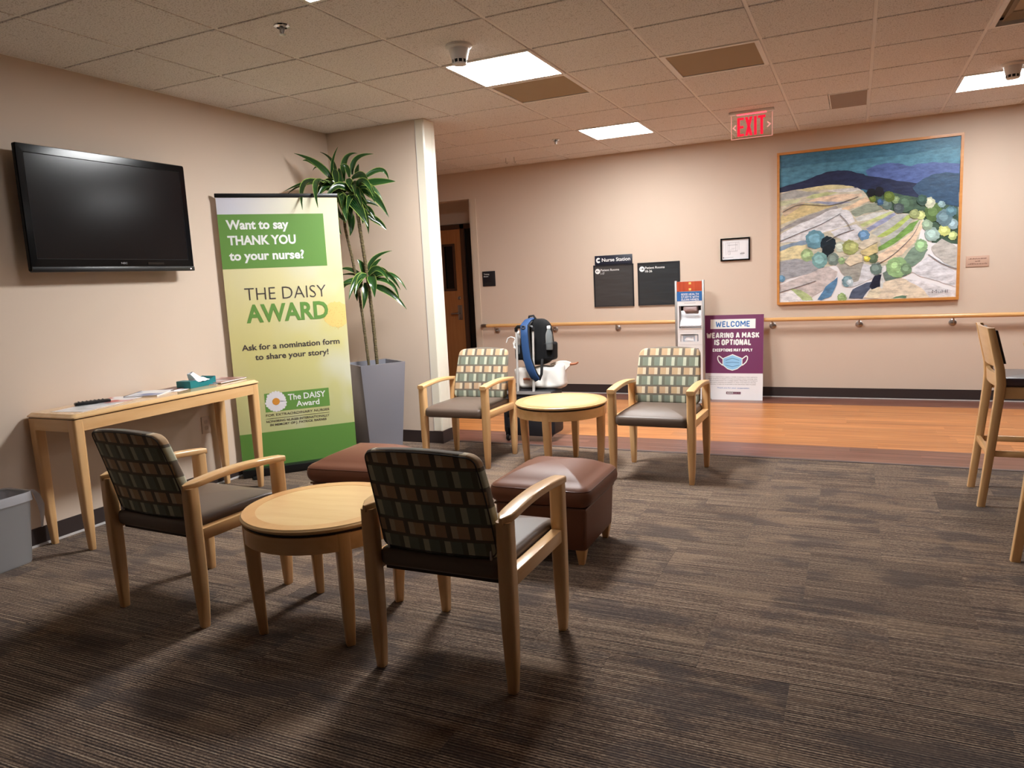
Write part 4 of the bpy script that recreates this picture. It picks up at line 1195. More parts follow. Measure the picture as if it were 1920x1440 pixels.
# ------------------------------------------------------------------ luggage behind the far table
navy = mat('suitcase_black', srgb(20, 20, 26), 0.55, bump=(300, 0.2, 0.001))
sc_ = thing('suitcase', 'black wheeled suitcase standing behind the far round table', 'suitcase', (1.69, 2.72, 0))
new_obj('body', pillow_me(0.235, 0.19, -0.11, 0.11, 0.035, 0.02, 0.0, 0.0, lambda x, y, z: (x, z + 0.01, y + 0.245)), navy, sc_)
box('top_trim', mat('trim_grey', srgb(150, 144, 142), 0.5), sc_, -0.215, 0.215, -0.106, -0.096, 0.405, 0.43)
for sx in (-1, 1):
    wh = new_obj('wheel', lathe_me([(0.026, -0.012), (0.03, -0.008), (0.03, 0.008), (0.026, 0.012)], 20, axis='x'), black_plastic, sc_, (sx * 0.19, -0.105, 0.03))
    new_obj('hub', lathe_me([(0.014, -0.014), (0.014, 0.014)], 14, axis='x'), steel, wh)
    box('wheel_guard', black_plastic, sc_, sx * 0.19 - 0.022, sx * 0.19 + 0.022, -0.118, -0.06, 0.045, 0.12, 0.006)
    tube('handle_rod', mat('rod_silver', srgb(206, 202, 198), 0.35, metal=0.2) if 'rod_silver' not in MATS else MATS['rod_silver'], sc_, [(sx * 0.073 - 0.018, -0.085, 0.42), (sx * 0.075 - 0.012, -0.083, 0.62)], 0.0115, 10)
    tube('handle_rod', MATS['rod_silver'], sc_, [(sx * 0.075 - 0.012, -0.083, 0.60), (sx * 0.077 - 0.006, -0.08, 0.95)], 0.0095, 10)
tube('grip', black_plastic, sc_, [(-0.083, -0.08, 0.935), (-0.083, -0.08, 0.962), (-0.07, -0.08, 0.974), (0.058, -0.08, 0.974), (0.071, -0.08, 0.962), (0.071, -0.08, 0.935)], 0.0145, 10)
for fz in (0.12, 0.30):
    box('front_pocket', navy, sc_, -0.19, 0.19, -0.118, -0.098, fz - 0.07, fz + 0.08, 0.008)

canvas = mat('canvas_white', srgb(232, 226, 220), 0.85, bump=(500, 0.15, 0.001))
tan_leather = mat('tan_leather', srgb(176, 108, 76), 0.5)
tb = thing('tote_bag', 'white canvas tote bag lying on the suitcase under the backpack', 'tote bag', (1.745, 2.80, 0.436))
def tote(x, y, z):
    v = (z + 0.15) / 0.30
    xx = x * (1 + 0.05 * v) + 0.02 * math.sin(9 * z + 3) + 0.045 * max(0, x / 0.2) * max(0, v - 0.3)
    yy = y * (1 - 0.35 * max(0, v)) + 0.012 * math.sin(14 * x) * math.cos(9 * z)
    zz = (z + 0.15) * 0.6 + 0.006 * math.sin(7 * x + 1) * v + 0.055 * min(1, max(0, (x - 0.09) / 0.12)) * v
    zz += 0.007 * math.sin(23 * x + 5 * z) * v + 0.004 * math.sin(41 * x) * v
    yy += 0.006 * math.sin(31 * x + 19 * z)
    return (xx, yy, max(zz, 0.0))
new_obj('bag_body', pillow_me(0.215, 0.15, -0.085, 0.085, 0.06, 0.05, 0.0, 0.0, lambda x, y, z: tote(x, z, y), 5, 10, 70), canvas, tb)
bm = bmesh.new()
loft(bm, [[(x0_, y0_ - 0.02, z0_ - w_), (x0_, y0_ + 0.02, z0_ - w_), (x0_, y0_ + 0.02, z0_ + w_), (x0_, y0_ - 0.02, z0_ + w_)] for x0_, y0_, z0_, w_ in ((0.10, 0, 0.16, 0.05), (0.17, 0, 0.175, 0.055), (0.225, 0, 0.19, 0.042), (0.255, 0, 0.20, 0.026), (0.277, 0, 0.206, 0.012))])
bmesh.ops.subdivide_edges(bm, edges=list(bm.edges), cuts=2, use_grid_fill=True, smooth=0.6)
new_obj('bag_corner', fin(bm, smooth=80), canvas, tb)
tube('leather_handle', tan_leather, tb, [(0.268, 0, 0.206), (0.30, 0, 0.205), (0.33, 0.0, 0.21), (0.345, 0, 0.222)], [0.012, 0.010, 0.009, 0.006], 8)
tube('leather_tab', tan_leather, tb, [(-0.12, -0.093, 0.085), (-0.09, -0.097, 0.09), (-0.06, -0.093, 0.082)], 0.010, 8)

bp = thing('backpack', 'black backpack with a wide blue strap on top of the suitcase', 'backpack', (1.725, 2.80, 0.628))
new_obj('bag_body', pillow_me(0.135, 0.195, -0.10, 0.085, 0.09, 0.05, 0.0, 0.02, lambda x, y, z: (x * (1 - 0.12 * max(0, y / 0.195)), z * (1 - 0.25 * max(0, y / 0.195)) + 0.01, y + 0.205), 6, 8, 70), mat('backpack_black', srgb(11, 11, 14), 0.8, spec=0.3, bump=(260, 0.3, 0.001)), bp)
blue = mat('strap_blue', srgb(34, 70, 118), 0.65, bump=(300, 0.3, 0.001))
def strap(name, m_, pts, w, th, parent):
    rings = []
    for i, p in enumerate(pts):
        p = Vector(p); a = Vector(pts[max(0, i - 1)]); b2 = Vector(pts[min(len(pts) - 1, i + 1)]); d_ = (b2 - a).normalized()
        n_ = d_.cross(Vector((1, 0, 0))).normalized()
        ww = w[i] if isinstance(w, (list, tuple)) else w
        sd = n_.cross(d_)
        rings.append([p + sd * x + n_ * y for x, y in rrect(ww / 2, th / 2, th * 0.4, 2)])
    bm = bmesh.new(); loft(bm, rings)
    return new_obj(name, fin(bm, smooth=60), m_, parent)
strap('shoulder_strap', blue, [(-0.03, 0.0, 0.405), (-0.028, -0.11, 0.395), (-0.026, -0.20, 0.36), (-0.024, -0.205, 0.27), (-0.02, -0.205, 0.17), (-0.01, -0.205, 0.08), (0.012, -0.20, 0.0), (0.035, -0.19, -0.06), (0.06, -0.17, -0.10)], [0.055, 0.062, 0.066, 0.066, 0.066, 0.066, 0.072, 0.066, 0.05], 0.016, bp)
strap('strap_edge', black_matte, [(-0.028, -0.10, 0.385), (-0.026, -0.186, 0.352), (-0.024, -0.19, 0.27), (-0.02, -0.19, 0.17), (-0.01, -0.19, 0.08), (0.010, -0.186, 0.0), (0.035, -0.178, -0.06), (0.06, -0.158, -0.105)], 0.082, 0.012, bp)
tube('strap_ring', steel, bp, [(-0.028 + 0.017 * math.cos(a), -0.212, 0.345 + 0.012 * math.sin(a)) for a in [2 * PI * k / 14 for k in range(15)]], 0.0032, 6)
tube('top_loop', black_matte, bp, [(-0.06, -0.02, 0.395), (-0.05, -0.03, 0.425), (-0.01, -0.03, 0.43), (0.01, -0.02, 0.395)], 0.009, 8)
new_obj('side_pocket', pillow_me(0.05, 0.075, -0.06, 0.05, 0.02, 0.016, 0.0, 0.0, lambda x, y, z: (x * (0.9 + 0.8 * (y + 0.075)) + 0.135, z - 0.03, y + 0.13), 4, 4, 60), MATS['backpack_black'], bp)
new_obj('side_pocket', pillow_me(0.045, 0.065, -0.05, 0.05, 0.02, 0.016, 0.0, 0.0, lambda x, y, z: (x - 0.135, z - 0.03, y + 0.12), 4, 4, 60), MATS['backpack_black'], bp)
tube('buckle_strap', black_matte, bp, [(0.10, -0.14, 0.07), (0.105, -0.165, 0.02), (0.10, -0.17, -0.05), (0.075, -0.165, -0.10)], 0.012, 8)
clear = mat('clear_plastic', srgb(214, 222, 226), 0.08)
clear.node_tree.nodes['Principled BSDF'].inputs['Transmission Weight'].default_value = 0.75
clear.node_tree.nodes['Principled BSDF'].inputs['IOR'].default_value = 1.2
def bottle(x, y, z, label):
    b_ = thing('water_bottle', label, 'bottle', (x, y, z))
    new_obj('bottle_body', lathe_me([(0.026, 0), (0.029, 0.008), (0.029, 0.10), (0.030, 0.12), (0.022, 0.15), (0.013, 0.17), (0.013, 0.182)], 20), clear, b_)
    new_obj('cap', lathe_me([(0.0155, 0.176), (0.0155, 0.196), (0.013, 0.199), (0.001, 0.199)], 16), white_plastic, b_)
bottle(1.878, 2.70, 0.775, 'clear water bottle in the right side pocket of the backpack')
bottle(1.575, 2.74, 0.735, 'clear water bottle in the left side pocket of the backpack beside a white cable')
rnd = random.Random(9)
pts = [(1.50, 2.66, 0.84), (1.515, 2.66, 0.875), (1.55, 2.655, 0.89), (1.58, 2.655, 0.88), (1.592, 2.65, 0.85), (1.575, 2.65, 0.82), (1.59, 2.648, 0.79), (1.572, 2.65, 0.80), (1.588, 2.648, 0.86), (1.57, 2.65, 0.84), (1.58, 2.65, 0.80), (1.60, 2.655, 0.77)]
sm = []
for a, b_ in zip(pts, pts[1:]):
    for k in range(5): sm.append(Vector(a).lerp(Vector(b_), k / 5))
bm = bmesh.new(); tube_into(bm, sm + [Vector(pts[-1])], 0.004, 6)
tag(new_obj('charging_cable', fin(bm, smooth=60), white_plastic), 'white charging cable bunched at the left side of the backpack', 'cable')

# ------------------------------------------------------------------ hand sanitizer stand
sa = thing('sanitizer_stand', 'white hand sanitizer stand with a blue header and red wood top', 'sanitizer stand', (2.464, 4.80, 0), (R(90), 0, 0))
SW = 0.306
white_panel = mat('stand_white', srgb(232, 230, 230), 0.4)
box('back_panel', white_panel, sa, 0.022, SW - 0.045, 0.02, 1.262, -0.115, -0.10)
for x0 in (0.0, SW - 0.024):
    box('side_rail', alu, sa, x0, x0 + 0.024, 0.012, 1.272, -0.024, 0.004, 0.003)
def panel_with_holes(name, m_, x0, x1, y0, y1, holes, z0, z1, parent):
    # stack strips round the openings
    bm = bmesh.new(); yy = y0
    for hx0, hx1, hy0, hy1 in sorted(holes, key=lambda h_: h_[2]):
        bx(bm, x0, x1, yy, hy0, z0, z1); bx(bm, x0, hx0, hy0, hy1, z0, z1); bx(bm, hx1, x1, hy0, hy1, z0, z1); yy = hy1
    bx(bm, x0, x1, yy, y1, z0, z1)
    return new_obj(name, fin(bm), m_, parent)
panel_with_holes('front_panel', white_panel, 0.024, SW - 0.024, 0.02, 1.06, [(0.045, 0.27, 0.78, 1.008), (0.052, 0.24, 0.633, 0.712), (0.052, 0.24, 0.45, 0.562)], -0.012, -0.002, sa)
redwood = wood('red_wood', srgb(168, 62, 40), srgb(206, 92, 58), 0.3, 'y', 0.3)
box('wood_header', redwood, sa, 0.024, SW - 0.024, 1.16, 1.262, -0.02, 0.0)
gold = mat('gold_square', srgb(238, 206, 120), 0.3)
for yy in (1.243, 1.18): box('gold_inlay', gold, sa, 0.148, 0.172, yy - 0.011, yy + 0.011, 0.0, 0.0015)
box('blue_header', mat('stand_blue', srgb(44, 104, 170), 0.4), sa, 0.024, SW - 0.024, 1.06, 1.157, -0.02, 0.0)
for s_, yb in (('GOOD HEALTH', 1.118), ('STARTS WITH', 1.090), ('CLEAN HANDS', 1.063)):
    block_text(s_, 0.068, 0.25, yb + 0.001, 0.021, p_white, sa, 0.0002, 0.17)
flat('small_print', mat('print_mid', srgb(150, 146, 146), 0.6), sa, [rectp(0.10 + 0.02 * k, 0.116 + 0.02 * k, 1.036, 1.040) for k in range(6)], -0.0018)
grey_in = mat('niche_grey', srgb(196, 198, 202), 0.35)
box('niche_back', grey_in, sa, 0.04, 0.268, 0.775, 1.012, -0.10, -0.09)
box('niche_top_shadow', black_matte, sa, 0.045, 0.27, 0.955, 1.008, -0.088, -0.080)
bm = bmesh.new()   # curved drip shield
loft(bm, [[(0.048, y, z), (0.267, y, z), (0.267, y, z - 0.004), (0.048, y, z - 0.004)] for y, z in ((0.79, -0.006), (0.80, -0.004), (0.83, -0.02), (0.88, -0.05), (0.94, -0.07), (0.956, -0.075))])
new_obj('drip_shield', fin(bm, smooth=50), mat('shield_silver', srgb(206, 208, 212), 0.25, metal=0.3), sa)
new_obj('dispenser', pillow_me(0.072, 0.027, -0.085, -0.006, 0.012, 0.01, 0, 0.004, lambda x, y, z: (x + 0.157, y + 0.977, z)), mat('dispenser_rose', srgb(176, 154, 154), 0.3), sa)
new_obj('niche_frame', fin(_bxs([(0.041, 0.045, 0.776, 1.012, -0.05, 0.0), (0.27, 0.274, 0.776, 1.012, -0.05, 0.0), (0.045, 0.27, 1.008, 1.012, -0.05, 0.0), (0.041, 0.274, 0.772, 0.78, -0.03, 0.006)])), MATS['shield_silver'], sa)
box('tissue_bay', white_panel, sa, 0.05, 0.242, 0.628, 0.714, -0.09, -0.085)
box('tissue_carton', mat('carton_blue', srgb(186, 200, 216), 0.6), sa, 0.056, 0.225, 0.633, 0.70, -0.083, -0.03)
new_obj('tissue_front', fin(_bxs([(0.052, 0.075, 0.633, 0.70, -0.029, -0.024), (0.2, 0.226, 0.633, 0.70, -0.029, -0.024)])), white_paper, sa)
new_obj('tissue', crumple(11, 0.05, 0.03, 0.018, 9), white_paper, sa, (0.14, 0.648, -0.03))
box('waste_slot', black_matte, sa, 0.05, 0.242, 0.45, 0.565, -0.06, -0.05)
for yy in (0.735, 0.60): flat('panel_joint', MATS['print_mid'], sa, [rectp(0.04, 0.275, yy, yy + 0.0015)], -0.0019)
box('foot', alu, sa, -0.04, SW + 0.04, 0.0, 0.014, -0.118, 0.16, 0.003)

# ------------------------------------------------------------------ mask notice board
th_ = math.atan2(0.15, 0.9)
ms = thing('mask_notice', 'purple and white floor notice about optional masks leaning by the sanitizer stand', 'sign', (2.722, 4.93, 0.0), (R(90) - th_, 0, 0))
MW, MH = 0.605, 0.90
purple = mat('print_purple', srgb(112, 34, 88), 0.5)
box('board', white_paper, ms, 0.0, MW, 0.0, MH, -0.006, 0.0)
flat('print_block', purple, ms, [rectp(0.0, MW, 0.281, MH)], 0.0001)
ox = 0.018
flat('print_block', p_white, ms, [rectp(0.044 + ox, 0.505 + ox, 0.754, 0.855)], 0.0008)
p_blue = mat('print_blue', srgb(36, 112, 184), 0.5)
block_text('WELCOME', 0.098 + ox, 0.451 + ox, 0.772, 0.062, p_blue, ms, 0.0016, 0.19)
block_text('WEARING A MASK', 0.005 + ox, 0.545 + ox, 0.654, 0.060, p_white, ms, 0.001, 0.24)
block_text('IS OPTIONAL', 0.088 + ox, 0.465 + ox, 0.578, 0.064, p_white, ms, 0.001, 0.24)
block_text('EXCEPTIONS MAY APPLY', 0.072 + ox, 0.478 + ox, 0.510, 0.034, p_white, ms, 0.001, 0.24)
mx = 0.278 + ox
flat('mask_outline', p_white, ms, [[(mx - 0.102, 0.440), (mx, 0.484), (mx + 0.102, 0.440), (mx + 0.102, 0.368), (mx + 0.05, 0.325), (mx, 0.309), (mx - 0.05, 0.325), (mx - 0.102, 0.368)]], 0.001)
flat('mask_cloth', mat('print_sky', srgb(146, 200, 238), 0.5), ms, [[(mx - 0.094, 0.436), (mx, 0.474), (mx + 0.094, 0.436), (mx + 0.094, 0.372), (mx + 0.047, 0.332), (mx, 0.318), (mx - 0.047, 0.332), (mx - 0.094, 0.372)]], 0.0018)
for s in (-1, 1):
    flat('mask_loop', p_white, ms, [strokep([(mx + s * x, y) for x, y in ((0.099, 0.434), (0.128, 0.458), (0.142, 0.466), (0.152, 0.455), (0.152, 0.43), (0.138, 0.40), (0.118, 0.38), (0.099, 0.366))], 0.011)], 0.001)
p_fold = mat('print_fold', srgb(74, 120, 168), 0.5)
for pts in (((-0.07, 0.418), (0, 0.441), (0.07, 0.418)), ((-0.07, 0.392), (0, 0.398), (0.07, 0.392)), ((-0.07, 0.368), (0, 0.350), (0.07, 0.368))):
    flat('mask_fold', p_fold, ms, [strokep([(mx + x, y) for x, y in pts], 0.0055)], 0.0026)
para = ['Masks are required if you suspect a COVID-19 infection or have respiratory', 'illness symptoms, in droplet and airborne isolation rooms, oncology units,', 'immunocompromised and oncology patients. Please Mask up Caregivers', 'and visitors entering care facilities or other areas deemed clinically', 'necessary. A mask can be provided at the information desk if needed.']
for k, s_ in enumerate(para):
    text(s_, 0.034 + ox + (0.012 if k > 1 else 0), 0.532 + ox - (0.012 if k > 2 else 0), 0.238 - 0.0192 * k, 0.0085, p_grey, ms, 0.0004, 0.0)
text('Thank you for your cooperation.', 0.124 + ox, 0.457 + ox, 0.121, 0.012, p_blue, ms, 0.0004, 0.008)
flat('logo_block', mat('print_wine', srgb(92, 30, 56), 0.5), ms, [rectp(0.219 + ox, 0.368 + ox, 0.061, 0.086)], 0.0003)
text('HONOR', 0.228 + ox, 0.292 + ox, 0.067, 0.0125, p_white, ms, 0.0010, 0.02)
text('HEALTH', 0.294 + ox, 0.362 + ox, 0.067, 0.0125, mat('print_rose', srgb(206, 164, 182), 0.5), ms, 0.0010, -0.01)
box('rear_strut', white_paper, ms, MW / 2 - 0.05, MW / 2 + 0.05, 0.02, 0.60, -0.03, -0.007)

# ------------------------------------------------------------------ things on the far wall
def wall_thing(name, label, cat, x, z, group=None):
    return thing(name, label, cat, (x, YF, z), (R(90), 0, 0), group)
charcoal = mat('sign_charcoal', srgb(62, 60, 60), 0.35)
sign_navy = mat('sign_navy', srgb(34, 38, 54), 0.4)
sign_edge = mat('sign_edge', srgb(30, 30, 36), 0.35)
glossy_insert = mat('sign_insert', srgb(66, 64, 64), 0.3)
t = NT(glossy_insert); tc = t.n('ShaderNodeTexCoord')
t.bump(t.noise(t.scale(tc.outputs['Object'], (2.0, 9.0, 1)), 1.0, 2), 0.6, 0.02)
acetate = mat('sign_acetate', srgb(58, 60, 62), 0.12, spec=0.7)
t = NT(acetate); tc = t.n('ShaderNodeTexCoord')
t.bump(t.noise(t.scale(tc.outputs['Object'], (1.2, 8.0, 1)), 1.0, 2), 0.7, 0.03)
ns = wall_thing('nurse_station_sign', 'navy strip sign reading Nurse Station above two charcoal room signs', 'sign', 1.468, 1.488)
box('plate', sign_navy, ns, 0.0, 0.44, 0.0, 0.104, 0.001, 0.012, 0.002)
text('Nurse Station', 0.085, 0.418, 0.034, 0.040, p_white, ns, 0.0122, 0.016)
flat('emblem', p_white, ns, [[(0.043 + 0.027 * math.cos(R(a)), 0.052 + 0.030 * math.sin(R(a))) for a in range(36, 325, 12)] + [(0.043 + 0.010 * math.cos(R(a)), 0.052 + 0.011 * math.sin(R(a))) for a in range(318, 40, -18)]], 0.0122)
def room_sign(name, label, x, insert, line2, right):
    s_ = wall_thing(name, label, 'sign', x, 1.008)
    new_obj('frame', fin(_frame(0.472, 0.478, 0.014, 0.012)), sign_edge, s_)
    box('insert', insert, s_, 0.012, 0.46, 0.012, 0.466, 0.001, 0.007)
    flat('arrow_disc', p_white, s_, [circp(0.05, 0.408, 0.03, 24)], 0.0072)
    a = [(-0.019, 0), (-0.006, 0.012), (-0.002, 0.008), (-0.008, 0.0025), (0.018, 0.0025), (0.018, -0.0025), (-0.008, -0.0025), (-0.002, -0.008), (-0.006, -0.012)]
    flat('arrow', sign_edge, s_, [[(0.05 + (-x_ if right else x_), 0.408 + y_) for x_, y_ in a]], 0.008)
    text('Patient Rooms', 0.086, 0.305, 0.408, 0.024, p_white, s_, 0.0072, 0.008)
    text(line2, 0.086, 0.165 if right else 0.130, 0.370, 0.024, p_white, s_, 0.0072, 0.008)
    box('lower_lip', mat('lip_metal', srgb(150, 132, 116), 0.4, metal=0.6) if 'lip_metal' not in MATS else MATS['lip_metal'], s_, 0.012, 0.46, -0.004, 0.004, 0.002, 0.014)
def _frame(w, h, b_, d_):
    return _bxs([(0, w, 0, b_, 0.001, d_), (0, w, h - b_, h, 0.001, d_), (0, b_, b_, h - b_, 0.001, d_), (w - b_, w, b_, h - b_, 0.001, d_)])
room_sign('room_sign', 'charcoal sign with a left arrow for patient rooms 1-17 below the navy strip', 1.447, glossy_insert, '1-17', False)
room_sign('room_sign', 'charcoal sign with a right arrow for patient rooms 18-26 partly behind the sanitizer stand', 1.966, acetate, '18-26', True)
tr = wall_thing('training_room_sign', 'small black room sign on the wall right of the dark doorway', 'sign', 0.008, 1.305)
box('plate', sign_edge, tr, 0.0, 0.176, 0.0, 0.184, 0.001, 0.01, 0.004)
text('Training', 0.022, 0.096, 0.140, 0.017, p_white, tr, 0.0102, 0.0)
text('Room', 0.022, 0.080, 0.114, 0.017, p_white, tr, 0.0102, 0.0)
box('insert_slot', black_matte, tr, 0.016, 0.16, 0.02, 0.045, 0.0095, 0.0105)
fp = wall_thing('evacuation_plan', 'small black-framed floor plan on the wall left of the painting', 'framed plan', 2.876, 1.455)
new_obj('frame', fin(_frame(0.301, 0.236, 0.014, 0.022)), black_gloss, fp)
box('sheet', white_paper, fp, 0.012, 0.289, 0.012, 0.224, 0.003, 0.008)
p_line = mat('plan_line', srgb(150, 146, 150), 0.7)
L_ = []
def seg(x0, y0, x1, y1, w=0.0018): L_.append(strokep([(x0, y0), (x1, y1)], w))
for x in (0.075, 0.09, 0.155, 0.17): seg(x, 0.07 if x < 0.1 else 0.10, x, 0.19)
for y in (0.095, 0.103, 0.16, 0.166, 0.19): seg(0.075, y, 0.175, y)
seg(0.055, 0.06, 0.055, 0.19); seg(0.19, 0.11, 0.19, 0.195); seg(0.055, 0.19, 0.19, 0.19); seg(0.075, 0.066, 0.10, 0.066); seg(0.10, 0.066, 0.10, 0.1); seg(0.11, 0.13, 0.15, 0.13); seg(0.1, 0.115, 0.14, 0.12)
seg(0.03, 0.034, 0.13, 0.036, 0.003)
flat('plan_drawing', p_line, fp, L_, 0.0082)
flat('plan_marks', black_matte, fp, [rectp(0.2, 0.245, 0.068, 0.074), rectp(0.024, 0.034, 0.029, 0.039), rectp(0.21, 0.245, 0.08, 0.082), rectp(0.2, 0.235, 0.058, 0.060)], 0.0082)
plq = wall_thing('artwork_plaque', 'tiny tan plaque on the wall right of the framed landscape painting', 'plaque', 5.125, 1.275)
box('plate', mat('plaque_tan', srgb(206, 172, 152), 0.35), plq, 0.0, 0.188, 0.0, 0.102, 0.001, 0.008, 0.002)
p_plq = mat('plaque_print', srgb(122, 88, 76), 0.6)
rnd = random.Random(4)
marks = []
for yy, x0, x1 in ((0.070, 0.022, 0.166), (0.046, 0.075, 0.115), (0.022, 0.016, 0.172)):
    x = x0
    while x < x1:
        w_ = rnd.uniform(0.003, 0.008); marks.append(rectp(x, min(x + w_, x1), yy, yy + rnd.uniform(0.006, 0.012))); x += w_ + rnd.uniform(0.002, 0.004)
flat('engraved_lines', p_plq, plq, marks, 0.0081, 0.0004)

# painting
pw, ph = 1.628, 1.528
pa = wall_thing('landscape_painting', 'large framed painting of pale hillside fields under a blue sky', 'painting', 3.447, 0.976)
frame_oak = wood('frame_oak', srgb(196, 128, 60), srgb(214, 150, 80), 0.4, 'x', 0.1)
for nm, p in (('frame_rail', (0, pw, 0, 0.024)), ('frame_rail', (0, pw, ph - 0.024, ph)), ('frame_rail', (0, 0.024, 0.024, ph - 0.024)), ('frame_rail', (pw - 0.024, pw, 0.024, ph - 0.024))):
    box(nm, frame_oak, pa, *p, 0.002, 0.045)
box('canvas', white_paper, pa, 0.02, pw - 0.02, 0.02, ph - 0.02, 0.004, 0.026)
pm = {}
def paint_mat(c_):
    if c_ in pm: return pm[c_]
    m = mat('paint_%d_%d_%d' % c_, srgb(*c_), 0.42, spec=0.4); t = NT(m); tc = t.n('ShaderNodeTexCoord')
    v = t.scale(tc.outputs['Object'], (7, 16, 1))
    f = t.noise(v, 1.6, 4, 0.65)
    lo = srgb(*[max(0, q * 0.84) for q in c_]); hi = srgb(*[min(255, q * 1.09 + 3) for q in c_])
    t.link(t.ramp(f, [(0.32, lo), (0.5, srgb(*c_)), (0.68, hi)]), t.p.inputs['Base Color'])
    t.bump(f, 0.5, 0.006)
    pm[c_] = m
    return m
